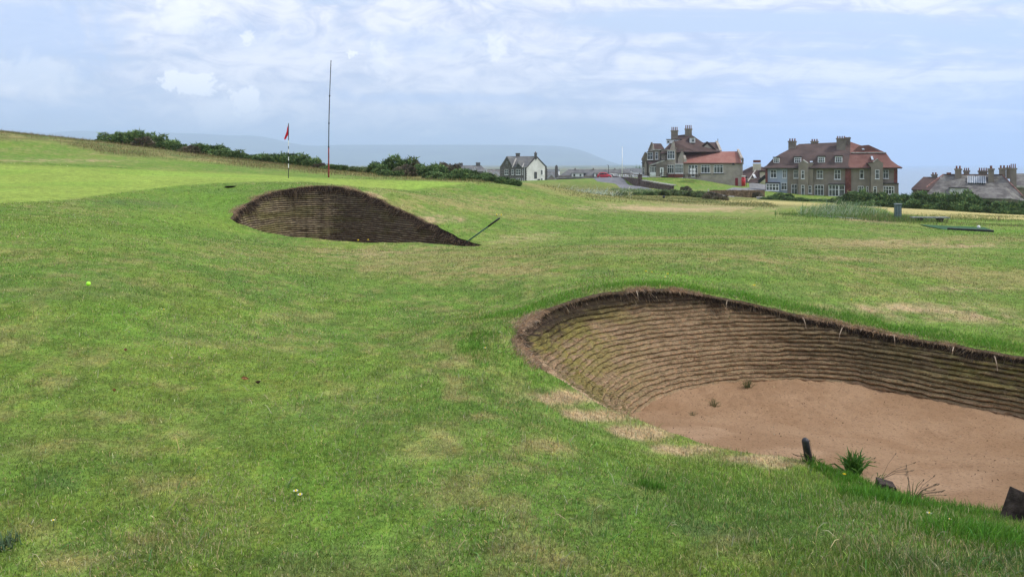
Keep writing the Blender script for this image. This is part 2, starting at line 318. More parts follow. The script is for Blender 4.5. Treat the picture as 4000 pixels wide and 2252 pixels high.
def gcol(x, y, z):
    px, py = pix(x, y, z); ok = y > .5; r = np.hypot(x, y); px = np.where(ok, px, -5000); py = np.where(ok, py, 9000)
    n1 = fbm(x*.55, y*.55, 21, 5, .6); n2 = fbm(x*1.7+9, y*1.7, 22, 4, .6); n3 = fbm(x*5, y*5, 23, 4, .65)
    near = 1-sstep(8, 30, r)
    c = GR[None]*np.ones((len(x), 1))
    def mixc(c, k, m): m = np.clip(m, 0, 1)[:, None]; return c*(1-m)+k[None]*m
    c = mixc(c, YG, sstep(.42, .64, n1)*.6); c = mixc(c, LUSH, sstep(.5, .68, n2)*.55); c = mixc(c, DARK, sstep(.5, .66, fbm(x*1.1+3, y*1.1, 33, 4, .6))*.18); c = mixc(c, DRY, sstep(.47, .66, fbm(x*.8, y*.8, 31, 4, .6)*.35+n3*.65)*.5)
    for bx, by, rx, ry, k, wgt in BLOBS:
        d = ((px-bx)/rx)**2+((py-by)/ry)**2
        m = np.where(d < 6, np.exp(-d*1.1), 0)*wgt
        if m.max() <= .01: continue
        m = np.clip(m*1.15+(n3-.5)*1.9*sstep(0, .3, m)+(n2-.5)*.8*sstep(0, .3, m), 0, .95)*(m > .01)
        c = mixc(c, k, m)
    # fairway falling away right of the green: streaks
    c = mixc(c, DRY, sstep(.55, .75, fbm(x*.25, y*.6, 41, 4, .6))*.55*sstep(9, 16, r)*(px > 1400)*(1-sstep(60, 100, r)))
    c = mixc(c, LUSH, sstep(.5, .7, fbm(x*.2+5, y*.5, 42, 4, .6))*.45*sstep(9, 16, r)*(1-sstep(60, 100, r)))
    g = poly_mask(GPOLY, px, py, 3.5)*(y > 10)*(y < 45)
    gn = fbm(x*.3, y*.5, 51, 4, .6)
    gc = GREEN[None]*(1+(gn[:, None]-.5)*.35)*np.array([1, 1, 1]); gc = gc*(1-sstep(.5, .7, fbm(x*.2, y*.2, 52, 3))[:, None]*np.array([.1, 0, .1]))
    c = c*(1-g[:, None])+gc*g[:, None]
    ro = poly_mask(ROUGH, px, py, 9)*(y > 20)*(y < 75)
    rc = mixc(OLIVE[None]*np.ones((len(x), 1)), DRY, sstep(.4, .65, fbm(x*.35, y*.5, 61, 4, .6))*.8); rc = mixc(rc, DARK, sstep(.5, .65, fbm(x*.4, y*.4, 62, 4, .6))*.7)
    c = c*(1-ro[:, None])+rc*ro[:, None]
    # coarse mixed rough in the hollow beyond the crest
    ho = sstep(44, 52, y)*(1-sstep(100, 125, y))*sstep(1900, 2100, px)*(1-sstep(3050, 3250, px))
    c = c*(1-ho[:, None]*.85)+mixc(OLIVE[None]*1.05*np.ones((len(x), 1)), DRY, sstep(.42, .6, fbm(x*.3, y*.3, 63, 4, .6))*.75)*ho[:, None]*.85
    fm = poly_mask(FIELDP, px, py, 3)*(y > 36)*(y < 95)
    fc = FIELD[None]*(1+(fbm(x*.1, y*.7, 64, 4, .6)[:, None]-.5)*.5); c = c*(1-fm[:, None])+fc*fm[:, None]
    fa = sstep(200, 300, r); c = c*(1-fa[:, None])+mixc(np.array([.09, .12, .045])[None]*np.ones((len(x), 1)), np.array([.2, .19, .1]), sstep(.45, .6, fbm(x/90, y/140, 71, 4, .6)))*fa[:, None]
    return c

# ------------------------------------------------------------------ ground mesh (one sheet, polar, cut along the bunker rims)
rad = [0.0]; r_ = .35
while r_ < 2.2: rad.append(r_); r_ *= 1.12
while r_ < 60: rad.append(r_); r_ *= 1.0095
while r_ < 400: rad.append(r_); r_ *= 1.014
while r_ < 11800: rad.append(r_); r_ *= 1.09
rad = np.array(rad[1:]+[11800.0])
ang = np.concatenate([np.linspace(-37.5, 37.5, 760), np.linspace(37.5, 322.5, 90)[1:-1]]); ang = np.radians(ang)
NA, NR = len(ang), len(rad)
AA, RR = np.meshgrid(ang, rad); X = (RR*np.sin(AA)).ravel(); Y = (RR*np.cos(AA)).ravel()
Z = H(X, Y)
Xc = np.append(X, 0.); Yc = np.append(Y, 0.); Zc = np.append(Z, h1(0, 0))
i0 = (np.arange(NR-1)[:, None]*NA+np.arange(NA)[None]); j1 = (np.arange(NR-1)[:, None]*NA+(np.arange(NA)[None]+1) % NA)
quads = np.stack([i0, j1, j1+NA, i0+NA], -1).reshape(-1, 4)[:, ::-1]
tris = np.stack([np.arange(NA), np.full(NA, NR*NA), (np.arange(NA)+1) % NA], -1)
keep = np.ones(len(quads), bool)
for L in (L1, L2):
    ins = inside(L, Xc, Yc)
    q_in = ins[quads]; allin = q_in.all(1); someout = ~q_in.all(1) & q_in.any(1)
    keep &= ~allin
    sv = np.unique(quads[someout][ins[quads[someout]]])            # inner corners of the rim faces: slide them onto the rim
    d, k = near_rim(L, Xc[sv], Yc[sv]); Xc[sv] = L[k, 0]; Yc[sv] = L[k, 1]
    sv2 = np.unique(quads[someout]); sv2 = sv2[~ins[sv2]]
    # rim height follows the modelled rim
    Zc[sv] = H(Xc[sv], Yc[sv])
quads = quads[keep]
RZ1 = H(L1[:, 0], L1[:, 1]); RZ2 = H(L2[:, 0], L2[:, 1]); L1[:, 2] = RZ1; L2[:, 2] = RZ2
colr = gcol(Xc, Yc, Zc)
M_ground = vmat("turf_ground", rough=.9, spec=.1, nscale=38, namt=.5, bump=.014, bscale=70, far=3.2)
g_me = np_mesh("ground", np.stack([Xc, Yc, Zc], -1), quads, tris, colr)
tag(link("ground", g_me, M_ground), kind='structure')
# sea
M_sea = bpy.data.materials.new("sea_water"); M_sea.use_nodes = True; n = NT(M_sea.node_tree); b = n.n['Principled BSDF']
b.inputs['Base Color'].default_value = (.22, .29, .35, 1); b.inputs['Roughness'].default_value = .32; b.inputs['IOR'].default_value = 1.33
bn = n.new('ShaderNodeBump'); bn.inputs['Distance'].default_value = .6; cc = n.new('ShaderNodeTexCoord').outputs['Object']
mpp = n.new('ShaderNodeMapping'); n.l.new(cc, mpp.inputs[0]); mpp.inputs['Scale'].default_value = (.5, 1, 1)
n.l.new(n.noise(mpp.outputs[0], .12, 8, .7), bn.inputs['Height']); n.l.new(bn.outputs[0], b.inputs['Normal'])
bm = bmesh.new(); bmesh.ops.create_circle(bm, cap_ends=True, radius=15500, segments=96); me = bpy.data.meshes.new("sea"); bm.to_mesh(me); bm.free()
s_ = link("sea", me, M_sea); s_.location = (0, 0, -24); tag(s_, kind='structure')
# far hills
SIL = [(-1500,560),(-700,535),(0,522),(136,516),(233,522),(338,511),(427,516),(583,516),(700,520),(815,524),(893,530),(1000,530),(1057,539),(1119,556),(1181,566),(1243,571),(1326,566),(1500,566),(1750,566),(2000,566),(2180,570),(2253,583),(2302,602),(2335,618),(2373,640),(2480,650),(2600,654),(2750,656)]
sx = np.array([a for a, b in SIL], float); sy = np.array([b for a, b in SIL], float)
pc = np.arange(-1500, 2751, 12.); yc = np.interp(pc, sx, sy); yc = np.convolve(np.pad(yc, 2, 'edge'), np.ones(5)/5, 'valid')
ys = np.linspace(9000, 14500, 34); V = []
for j, yy in enumerate(ys):
    tD = 12000.; x = (pc-2000)/F*tD*(1+(yy-12000)/12000*.2); top = EYE-(yc-HY)/F*tD
    prof = math.sin(np.clip((yy-9000)/6000, 0, 1)*math.pi)**.8 if yy < 12000 else math.cos((yy-12000)/2500*math.pi/2)
    prof = math.sin((yy-9000)/3000*math.pi/2) if yy < 12000 else prof
    z = -30+(top+30)*prof*(1-(1-prof)*.5*fbm(pc/60, np.full_like(pc, yy/500), 81, 4))
    V.append(np.stack([x, np.full_like(x, yy), z], -1))
V = np.concatenate(V); nc = len(pc); a = (np.arange(len(ys)-1)[:, None]*nc+np.arange(nc-1)[None]).ravel()
tag(link("hills", np_mesh("hills", V, np.stack([a, a+1, a+1+nc, a+nc], -1)), mat("hill_moor", (.07, .09, .05), var=.3, scale=.002)), kind='structure')
# the air
M_h = bpy.data.materials.new("haze_air"); M_h.use_nodes = True; n = NT(M_h.node_tree); n.n.clear()
pv = n.new('ShaderNodeVolumePrincipled'); pv.inputs['Color'].default_value = (.62, .785, 1, 1); pv.inputs['Density'].default_value = 1.8e-4; pv.inputs['Anisotropy'].default_value = 0
n.l.new(pv.outputs[0], n.new('ShaderNodeOutputMaterial').inputs['Volume'])
bm = bmesh.new(); bmesh.ops.create_cube(bm, size=1); bmesh.ops.scale(bm, vec=(34000, 34000, 740), verts=bm.verts); bmesh.ops.translate(bm, vec=(0, 0, 740/2-110), verts=bm.verts)
me = bpy.data.meshes.new("haze"); bm.to_mesh(me); bm.free(); tag(link("haze", me, M_h), kind='stuff')
# ------------------------------------------------------------------ blades
rng = np.random.default_rng(7)
def blade_mesh(name, base, tip, width, col, sag=.12, seed=0, tipcol=1.25):
    n = len(base); r = np.random.default_rng(seed+n); base = np.asarray(base, float); tip = np.asarray(tip, float)
    a = r.uniform(0, 2*np.pi, n); h = np.stack([np.cos(a), np.sin(a), r.normal(0, .2, n)], -1)
    s = np.cross(tip, h); s /= (np.linalg.norm(s, axis=1)[:, None]+1e-9); w = np.asarray(width)[:, None]*s*.5
    L = np.linalg.norm(tip, axis=1)[:, None]
    mid = base+tip*.55+np.array([0, 0, 1.])*L*sag
    V = np.stack([base-w, base+w, mid+w*.8, mid-w*.8, base+tip], 1).reshape(-1, 3)
    k = np.arange(n)[:, None]*5
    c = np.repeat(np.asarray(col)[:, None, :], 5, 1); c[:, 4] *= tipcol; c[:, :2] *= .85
    return np_mesh(name, V, k+np.array([[0, 1, 2, 3]]), k+np.array([[3, 2, 4]]), c.reshape(-1, 3), smooth=False)
def tilt(n, L, lean, r, bias=(0, 0)):
    a = r.uniform(0, 2*np.pi, n); m = np.abs(r.normal(0, lean, n)); v = np.stack([np.cos(a)*m+bias[0], np.sin(a)*m+bias[1], np.ones(n)], -1)
    return v/np.linalg.norm(v, axis=1)[:, None]*np.asarray(L)[:, None]
def vary(c, r, amt=.22):
    n = len(c); k = np.exp(r.normal(0, amt, n))[:, None]; hue = r.normal(0, .10, n)[:, None]
    return np.clip(c*k*np.concatenate([1+hue, 1+hue*.15, 1-hue], 1), .004, .9)
M_blade = vmat("grass_blade", rough=.55, spec=.35, namt=0, trans=.28)
M_dead = vmat("dead_grass_blade", rough=.8, spec=.15, namt=0, trans=.2)

def mown(n, d0, d1, nearh, seed, dens_pow=0):
    r = np.random.default_rng(seed); D = np.exp(r.uniform(math.log(d0), math.log(d1), n)); px = r.uniform(-260, 4260, n)
    x = (px-2000)/F*D; y = D; z = H(x, y)
    bad = inside(L1, x, y) | inside(L2, x, y)
    x, y, z, D = x[~bad], y[~bad], z[~bad], D[~bad]
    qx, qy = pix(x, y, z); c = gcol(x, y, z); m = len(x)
    # lusher and longer towards the lower right and round the bunker, shorter on the left lawn
    d, _k = near_rim(L1, x, y)
    gm = poly_mask(GPOLY, qx, qy, 3.5)*(y > 10); kk = (gm < .3) | (y < 14)
    x, y, z, D, qx, qy, c = x[kk], y[kk], z[kk], D[kk], qx[kk], qy[kk], c[kk]; m = len(x); d = near_rim(L1, x, y)[0]
    longer = .8*sstep(2300, 3500, qx)*sstep(1600, 2100, qy)+.5*np.exp(-(d/.5)**2)*(qy > 1000)
    tuft = fbm(x*2.2, y*2.2, 91, 3)
    hgt = nearh*(.45+1.15*tuft)*(1+.9*longer)*np.exp(r.normal(0, .28, m))
    dry = r.uniform(0, 1, m) < .13+.25*sstep(.5, .7, fbm(x*1.1, y*1.1, 93, 3))
    c = np.where(dry[:, None], np.array([.42, .36, .19]), c*1.04)
    c = vary(c, r, .31)
    tip = tilt(m, hgt, .85, r)
    wd = np.maximum(.0026, .00060*y)*np.exp(r.normal(0, .2, m))
    return blade_mesh("grass", np.stack([x, y, z-.004], -1), tip, wd, c, seed=seed)
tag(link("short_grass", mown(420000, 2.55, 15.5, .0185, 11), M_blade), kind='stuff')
# longer bent blades and straws scattered through the near turf
def straws(n, seed):
    r = np.random.default_rng(seed); D = np.exp(r.uniform(math.log(2.6), math.log(8), n*3)); px = r.normal(2100, 1300, n*3)
    x = (px-2000)/F*D; m = fbm(x*1.3, D*1.3, 101, 3); k = (m > .5)&(r.uniform(0, 1, n*3) < .6); x, y = x[k][:n], D[k][:n]
    z = H(x, y); b = inside(L1, x, y); x, y, z = x[~b], y[~b], z[~b]; m = len(x)
    c = vary(np.where(r.uniform(0, 1, m)[:, None] < .5, np.array([.48, .42, .24]), np.array([.14, .30, .07])), r, .2)
    return blade_mesh("straws", np.stack([x, y, z], -1), tilt(m, r.uniform(.035, .085, m), 1.5, r, (.25, .1)), np.full(m, .0035), c, seed=seed, sag=.2)
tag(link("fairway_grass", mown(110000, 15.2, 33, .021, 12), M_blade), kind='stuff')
tag(link("straw_grass", straws(1100, 5), M_dead), kind='stuff')

# ------------------------------------------------------------------ small builders
def bm_obj(name, bm, m, parent=None, smooth=False):
    me = bpy.data.meshes.new(name)
    bmesh.ops.recalc_face_normals(bm, faces=bm.faces)
    if smooth:
        for f in bm.faces: f.smooth = True
    bm.to_mesh(me); bm.free(); return link(name, me, m, parent)
def tube(bm, pts_, rad_, seg=8, caps=True, dome=False):
    pts_ = [Vector(p) for p in pts_]; rad_ = [rad_]*len(pts_) if isinstance(rad_, (int, float)) else list(rad_)
    if dome:
        d = (pts_[-1]-pts_[-2]).normalized(); r0 = rad_[-1]; e = pts_[-1].copy()
        for a in (30, 60, 82): pts_.append(e+d*r0*math.sin(R(a))); rad_.append(r0*math.cos(R(a)))
    rings = []
    for i, p in enumerate(pts_):
        t_ = (pts_[min(i+1, len(pts_)-1)]-pts_[max(i-1, 0)]).normalized(); u = t_.cross(Vector((0, 0, 1)))
        u = u.normalized() if u.length > .05 else Vector((1, 0, 0)); v = t_.cross(u).normalized()
        rings.append([bm.verts.new(p+(u*math.cos(2*math.pi*k/seg)+v*math.sin(2*math.pi*k/seg))*rad_[i]) for k in range(seg)])
    for a, b in zip(rings, rings[1:]):
        for k in range(seg): bm.faces.new((a[k], a[(k+1) % seg], b[(k+1) % seg], b[k]))
    if caps: bm.faces.new(rings[0][::-1]); bm.faces.new(rings[-1])
def box(bm, x0, x1, y0, y1, z0, z1, M=None, bev=0):
    vs = [bm.verts.new(Vector(c)) for c in ((x0,y0,z0),(x1,y0,z0),(x1,y1,z0),(x0,y1,z0),(x0,y0,z1),(x1,y0,z1),(x1,y1,z1),(x0,y1,z1))]
    fs = [bm.faces.new([vs[i] for i in f]) for f in ((0,3,2,1),(4,5,6,7),(0,1,5,4),(1,2,6,5),(2,3,7,6),(3,0,4,7))]
    if bev: 
        r_ = bmesh.ops.bevel(bm, geom=list({e for f in fs for e in f.edges}), offset=bev, segments=2, affect='EDGES', profile=.6)
        vs = list({v for f in r_['faces'] for v in f.verts} | {v for v in vs if v.is_valid})
    if M is not None: bmesh.ops.transform(bm, matrix=M, verts=[v for v in vs if v.is_valid])
M_root = mat('pale_root', (.45, .36, .26), .9, .1, .15, 20)
# ------------------------------------------------------------------ bunkers
def arc(L): return np.concatenate([[0], np.cumsum(np.linalg.norm(np.diff(L[:, :2], axis=0), axis=1))])
def inward(L):
    T = np.roll(L, -3, 0)-np.roll(L, 3, 0); N = np.stack([-T[:, 1], T[:, 0]], -1); N /= np.linalg.norm(N, axis=1)[:, None]
    cx = L[:, :2].mean(0)
    p = L[len(L)//4, :2]+N[len(L)//4]*.05
    if not inside(L, np.array([p[0]]), np.array([p[1]]))[0]: N = -N
    for _ in range(40): N = (np.roll(N, 1, 0)+N+np.roll(N, -1, 0))/3
    return N/np.linalg.norm(N, axis=1)[:, None]
N1, N2 = inward(L1), inward(L2)
def near_w1(x, y):                       # 1 on the low near edge of the big bunker, 0 under its wall
    seg = L1[19*24:25*24+4]; d, k = near_rim(seg, x, y)
    return 1-sstep(0, 1.9, d), seg[k, 2]
SB1, SB2 = -.82, -1.0
def sandz1(x, y):
    w_, rz = near_w1(x, y); z = SB1+(rz-SB1-.012)*w_
    return z+((fbm(x*2.2, y*2.2, 111, 4)-.5)*.06+(fbm(x*11, y*11, 112, 3)-.5)*.034+(fbm(x*24, y*24, 114, 2)-.5)*.022)*(1-w_*.7)
def sandz2(x, y): return SB2+(fbm(x*2, y*2, 113, 4)-.5)*.06
def wall(L, N, base, lh, cot, top, rows_per, bul, colf, wfun, seed, nm, m, parent, lean):
    n = len(L); s = arc(L); zt = L[:, 2]-.01
    K = int((zt.max()-base)/lh*rows_per)+2; v = np.linspace(0, 1, K)
    z = (base-.06)+(zt-base+.06)[None]*v[:, None]
    S = np.repeat(s[None], K, 0)
    und = (fbm(S/.9, z*1.5, seed, 3)-.5)*.032+(fbm(S/.16, S*0+7+z*6, seed+1, 3)-.5)*.022
    lay = (z+und)/lh; ph = lay-np.floor(lay); li = np.floor(lay)
    shape = np.clip(np.sin(np.pi*ph**1.35), 0, 1)**.45
    lv = _h(li, np.floor(S/.55+_h(li, li*0, 3)*9), seed)          # each sod sits a little differently
    er = fbm(S*2.3, z*9, seed+5, 4, .6)
    jit_ = .02+bul*shape*(.55+.7*lv)+(er-.5)*.06+(fbm(S*16, z*55, seed+6, 3, .65)-.5)*.028
    if lean is None: off = cot*(zt[None]-z)+jit_; run = None
    else: fr = (zt[None]-z)/(zt[None]-base+.0); run = fr; off = jit_
    topk = sstep(top, 0, zt[None]-z)                              # undercut lip
    off = off*(1-topk*.55)-.05*topk
    if run is not None:
        Dv = lean-L[:, :2]; run = run*(1-topk*.6); x = L[None, :, 0]+Dv[None, :, 0]*run; y = L[None, :, 1]+Dv[None, :, 1]*run
        U = Dv/np.linalg.norm(Dv, axis=1)[:, None]
        x += U[None, :, 0]*off; y += U[None, :, 1]*off
    else: x = L[None, :, 0]+N[None, :, 0]*off; y = L[None, :, 1]+N[None, :, 1]*off
    V = np.stack([x, y, z], -1).reshape(-1, 3)
    a = (np.arange(K-1)[:, None]*n+np.arange(n)[None]); b = (np.arange(K-1)[:, None]*n+(np.arange(n)[None]+1) % n)
    c = colf(x, y, z, ph, shape, S, li, zt[None]-z)
    return link(nm, np_mesh(nm, V, np.stack([a, b, b+n, a+n], -1).reshape(-1, 4), col=c.reshape(-1, 3)), m, parent), (x, y, z, ph, S)
def mx(c, k, m): return c*(1-m[..., None])+np.asarray(k)*m[..., None]
def col1(x, y, z, ph, shape, S, li, dep):
    px, py = pix(x, y, z); f = fbm(S*3, z*12, 121, 4, .6); f2 = fbm(S*14, z*50, 122, 3, .6)
    c = np.ones(x.shape+(3,))*np.array([.39, .268, .168])
    c = mx(c, [.20, .155, .085], sstep(.45, .75, ph+(f2-.5)*.6)*.7)                    # fibrous turf edge below each ledge
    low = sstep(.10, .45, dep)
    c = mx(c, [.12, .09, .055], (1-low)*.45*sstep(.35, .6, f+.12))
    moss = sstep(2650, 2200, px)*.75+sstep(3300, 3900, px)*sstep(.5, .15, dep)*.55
    c = mx(c, [.13, .105, .06], sstep(2750, 3500, px)*sstep(.62, .2, dep+(f-.5)*.3)*.75)  # shade on the wall's upper right painted into its colour
    c = mx(c, [.20, .185, .045], np.clip(moss*sstep(.35, .6, f+(f2-.5)*.5), 0, 1))
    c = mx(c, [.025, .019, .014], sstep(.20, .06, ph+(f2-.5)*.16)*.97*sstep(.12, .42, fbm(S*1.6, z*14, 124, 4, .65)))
    th = .115+.13*sstep(3100, 2500, px)*sstep(2050, 2200, px)
    c = mx(c, [.40, .29, .18], ((py > 1400)&(px < 2620)&(dep < .16))*1.)
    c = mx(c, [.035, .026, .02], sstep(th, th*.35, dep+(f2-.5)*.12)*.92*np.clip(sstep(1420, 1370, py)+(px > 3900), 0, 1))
    return c*(.8+.4*f2[..., None])
def col2_(x, y, z, ph, shape, S, li, dep):
    px, py = pix(x, y, z); f = fbm(S*1.2, z*6, 131, 4, .6); f2 = fbm(S*6, z*40, 132, 3, .6)
    c = np.ones(x.shape+(3,))*np.array([.092, .072, .056])
    ridge = np.exp(-((ph-.82)/.11)**2)
    c = mx(c, [.36, .31, .18], ridge*np.clip(.35+1.2*(f2-.35)+(px < 1250)*.25, 0, 1))
    c = mx(c, [.20, .19, .06], sstep(1250, 950, px)*.45*sstep(.3, .6, f))
    c = mx(c, [.10, .10, .035], sstep(.5, .7, f)*.45)
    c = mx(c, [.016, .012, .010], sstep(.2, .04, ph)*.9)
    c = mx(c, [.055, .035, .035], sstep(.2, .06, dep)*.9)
    return c*(.75+.5*f2[..., None])
BASE = {26: (1.25,6.2), 27: (1.2,6.4), 28: (1.15,6.6), 29: (1.12,6.8), 30: (1.15,6.98), 0: (1.2,7.12), 1: (1.32,7.32), 2: (1.5,7.55), 3: (1.78,7.8), 4: (2.1,8.0), 5: (2.4,8.13), 6: (2.65,8.2), 7: (2.9,8.24), 8: (3.15,8.24), 9: (3.45,8.18), 10: (3.78,8.07)}
_bp = []
for i in range(31): _bp.append(Vector((*BASE[i], 0)) if i in BASE else Vector((L1[i*24, 0]+N1[i*24, 0]*.3, L1[i*24, 1]+N1[i*24, 1]*.3, 0)))
BASE1 = smooth_loop(_bp)[:, :2]
for _ in range(12): BASE1 = (np.roll(BASE1, 1, 0)+2*BASE1+np.roll(BASE1, -1, 0))/4
M_wall = vmat("turf_wall", rough=.95, spec=.05, nscale=70, namt=.35, bump=.012, bscale=120)
b1 = empty("bunker", tuple(L1.mean(0)), 0, "large near bunker with curved stacked turf wall and a brown sand floor", "bunker")
b2 = empty("bunker", tuple(L2.mean(0)), 0, "farther bunker with a dark ribbed turf face below the red flag", "bunker")
def unparent_fix(o, p): o.matrix_parent_inverse = Matrix.Translation(-p.location)
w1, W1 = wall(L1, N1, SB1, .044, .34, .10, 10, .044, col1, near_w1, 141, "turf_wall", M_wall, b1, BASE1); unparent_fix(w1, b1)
w2, W2 = wall(L2, N2, SB2, .058, .22, .16, 7, .040, col2_, None, 151, "turf_wall", M_wall, b2, None); unparent_fix(w2, b2)
M_sand = bpy.data.materials.new("bunker_sand"); M_sand.use_nodes = True; n = NT(M_sand.node_tree); b = n.n['Principled BSDF']; cc = n.new('ShaderNodeTexCoord').outputs['Object']
f1 = n.noise(cc, 48, 6, .75); f2 = n.noise(cc, 1.3, 5, .6); f3 = n.noise(cc, 75, 4, .8)
c_ = n.mix(n.ramp(f2, .35, .65), (.46, .28, .155), (.55, .35, .205)); c_ = n.vmath('MULTIPLY', c_, n.new('ShaderNodeAttribute', attribute_name='Col').outputs['Color']); c_ = n.mix(n.ramp(f1, .53, .66, 0, .75), c_, (.13, .075, .045)); c_ = n.mix(n.ramp(f3, .57, .7, 0, .6), c_, (.62, .42, .27))
n.put(b.inputs['Base Color'], c_); b.inputs['Roughness'].default_value = .95; b.inputs['Specular IOR Level'].default_value = .1
bn = n.new('ShaderNodeBump'); bn.inputs['Distance'].default_value = .05; n.l.new(n.noise(cc, 32, 7, .8), bn.inputs['Height']); n.l.new(bn.outputs[0], b.inputs['Normal'])
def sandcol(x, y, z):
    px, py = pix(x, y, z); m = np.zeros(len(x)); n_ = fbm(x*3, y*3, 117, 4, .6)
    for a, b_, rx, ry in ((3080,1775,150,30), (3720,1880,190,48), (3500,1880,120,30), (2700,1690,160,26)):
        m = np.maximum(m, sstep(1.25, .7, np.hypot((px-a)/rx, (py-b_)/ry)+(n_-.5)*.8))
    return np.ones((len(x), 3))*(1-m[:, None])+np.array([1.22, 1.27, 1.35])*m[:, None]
def sand(L, N, zf, step, parent, grow):
    E = L.copy(); E[:, :2] -= N*grow
    xs = np.arange(E[:, 0].min(), E[:, 0].max(), step); ys_ = np.arange(E[:, 1].min(), E[:, 1].max(), step)
    gx, gy = np.meshgrid(xs, ys_); X_, Y_ = gx.ravel(), gy.ravel(); ins = inside(E, X_, Y_); nx = len(xs)
    a = (np.arange(len(ys_)-1)[:, None]*nx+np.arange(nx-1)[None]).ravel(); q = np.stack([a, a+1, a+1+nx, a+nx], -1); q = q[ins[q].all(1)]
    u, inv = np.unique(q, return_inverse=True); X_, Y_ = X_[u], Y_[u]
    o = link("sand_floor", np_mesh("sand_floor", np.stack([X_, Y_, zf(X_, Y_)], -1), inv.reshape(-1, 4), col=sandcol(X_, Y_, zf(X_, Y_))), M_sand, parent); unparent_fix(o, parent)
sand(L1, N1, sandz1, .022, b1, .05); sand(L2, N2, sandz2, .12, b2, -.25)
def debris(n, seed):
    r = np.random.default_rng(seed); px = r.uniform(2560, 4100, n*3); D = r.uniform(5.0, 8.2, n*3); x = (px-2000)/F*D; k = inside(L1, x, D); x, y = x[k][:n], D[k][:n]; z = sandz1(x, y); m = len(x)
    c = vary(np.where(r.uniform(0, 1, m)[:, None] < .75, np.array([.07, .045, .03]), np.array([.55, .45, .3])), r, .3); t_ = tilt(m, r.uniform(.004, .016, m), 3.5, r)
    return blade_mesh("debris", np.stack([x, y, z+.003], -1), t_, r.uniform(.003, .007, m), c, seed=seed, sag=.3)
def x0l(k): return ((k > 27*24) | (k < 60))*1.
def fringe(L, N, sel, n, kind, seed, name, parent, sc_=1.):
    r = np.random.default_rng(seed); idx = np.where(sel)[0]; k = r.choice(idx, n); p = L[k]; nn = N[k]; s = arc(L)[k]
    jit = r.normal(0, .02, (n, 2))*sc_
    if kind == 'root':
        o = r.uniform(-.05, .035, n)*sc_; x = p[:, 0]+nn[:, 0]*o+jit[:, 0]; y = p[:, 1]+nn[:, 1]*o+jit[:, 1]
        cl = fbm(s*3, s*0, seed, 3); ln = (.015+.16*cl**1.6)*np.exp(r.normal(0, .3, n))*sc_
        d = np.stack([nn[:, 0]*.6, nn[:, 1]*.6, np.full(n, -.9)], -1)+r.normal(0, .35, (n, 3))
        z = p[:, 2]-r.uniform(0, .05, n)*sc_*(1+2.2*((k > 20)&(k < 170))*(sc_ == 1)); c = np.where(r.uniform(0, 1, n)[:, None] < .78, np.array([.045, .033, .026]), np.array([.26, .19, .12]))
    elif kind == 'tan':
        cl = fbm(s*2.2, s*0+5, seed, 3); o = -np.abs(r.normal(0, 1, n))*(.012+.10*sstep(.35, .65, cl)*(1-.55*(x0l(k))))*sc_+.03+.05*sstep(.6, .75, cl); ln = r.uniform(.02, .05, n)*sc_*(.7+.8*cl)
        x = p[:, 0]+nn[:, 0]*o+jit[:, 0]; y = p[:, 1]+nn[:, 1]*o+jit[:, 1]; z = H(x, y)+.0
        d = np.stack([nn[:, 0]*.6, nn[:, 1]*.6, np.full(n, .35)], -1)+r.normal(0, .45, (n, 3)); d[:, 2] = np.abs(d[:, 2])*np.where(o > 0, -1, 1)
        c = np.where((cl > .42)[:, None], np.array([.44, .31, .20]), np.array([.26, .19, .12]))
    else:
        o = -r.uniform(.08, .62, n)*sc_; x = p[:, 0]+nn[:, 0]*o; y = p[:, 1]+nn[:, 1]*o; z = H(x, y); ln = .038*np.exp(r.normal(0, .35, n))*sc_
        cl = fbm(x*2, y*2, seed, 3); keep_ = r.uniform(0, 1, n) < sstep(.25, .5, cl)*np.exp(-((o+.25)/.25)**2)*1.3
        d = np.stack([nn[:, 0]*.2, nn[:, 1]*.2, np.ones(n)], -1)+r.normal(0, .4, (n, 3)); c = gcol(x, y, z)*.3+np.array([.11, .285, .022])*.75
        x, y, z, ln, d, c = x[keep_], y[keep_], z[keep_], ln[keep_], d[keep_], c[keep_]
    d = d/np.linalg.norm(d, axis=1)[:, None]*ln[:, None]; m = len(x)
    return blade_mesh(name, np.stack([x, y, z], -1), d, np.full(m, .004*sc_**.5)*np.exp(r.normal(0, .2, m)), vary(c, r, .25), seed=seed, sag=.0)
i1 = np.arange(len(L1)); far1 = (i1 < 19*24) | (i1 > 29*24); left1 = (i1 > 26*24)
i2 = np.arange(len(L2)); far2 = (i2 < 11.5*30)
for (L, N, sel, nn_, kd, sd, nm, par, s_) in (
    (L1, N1, far1, 26000, 'root', 1, 'root_fringe', b1, 1.), (L1, N1, far1 | (i1 > 28.8*24), 22000, 'tan', 2, 'dead_grass_lip', b1, 1.),
    (L2, N2, far2, 16000, 'root', 3, 'root_fringe', b2, 2.4), (L2, N2, i2 < 9*30, 6000, 'tan', 4, 'dead_grass_lip', b2, 1.4)):
    o = tag(link(nm, fringe(L, N, sel, nn_, kd, sd, nm, par, s_), M_dead, par), kind='stuff'); unparent_fix(o, par)
tag(link("lush_rim_grass", fringe(L1, N1, far1 & (i1 > 20), 26000, 'green', 6, 'lush_rim_grass', None), M_blade), kind='stuff')
o = tag(link('twig_litter', debris(420, 77), M_dead, b1), kind='stuff'); unparent_fix(o, b1)
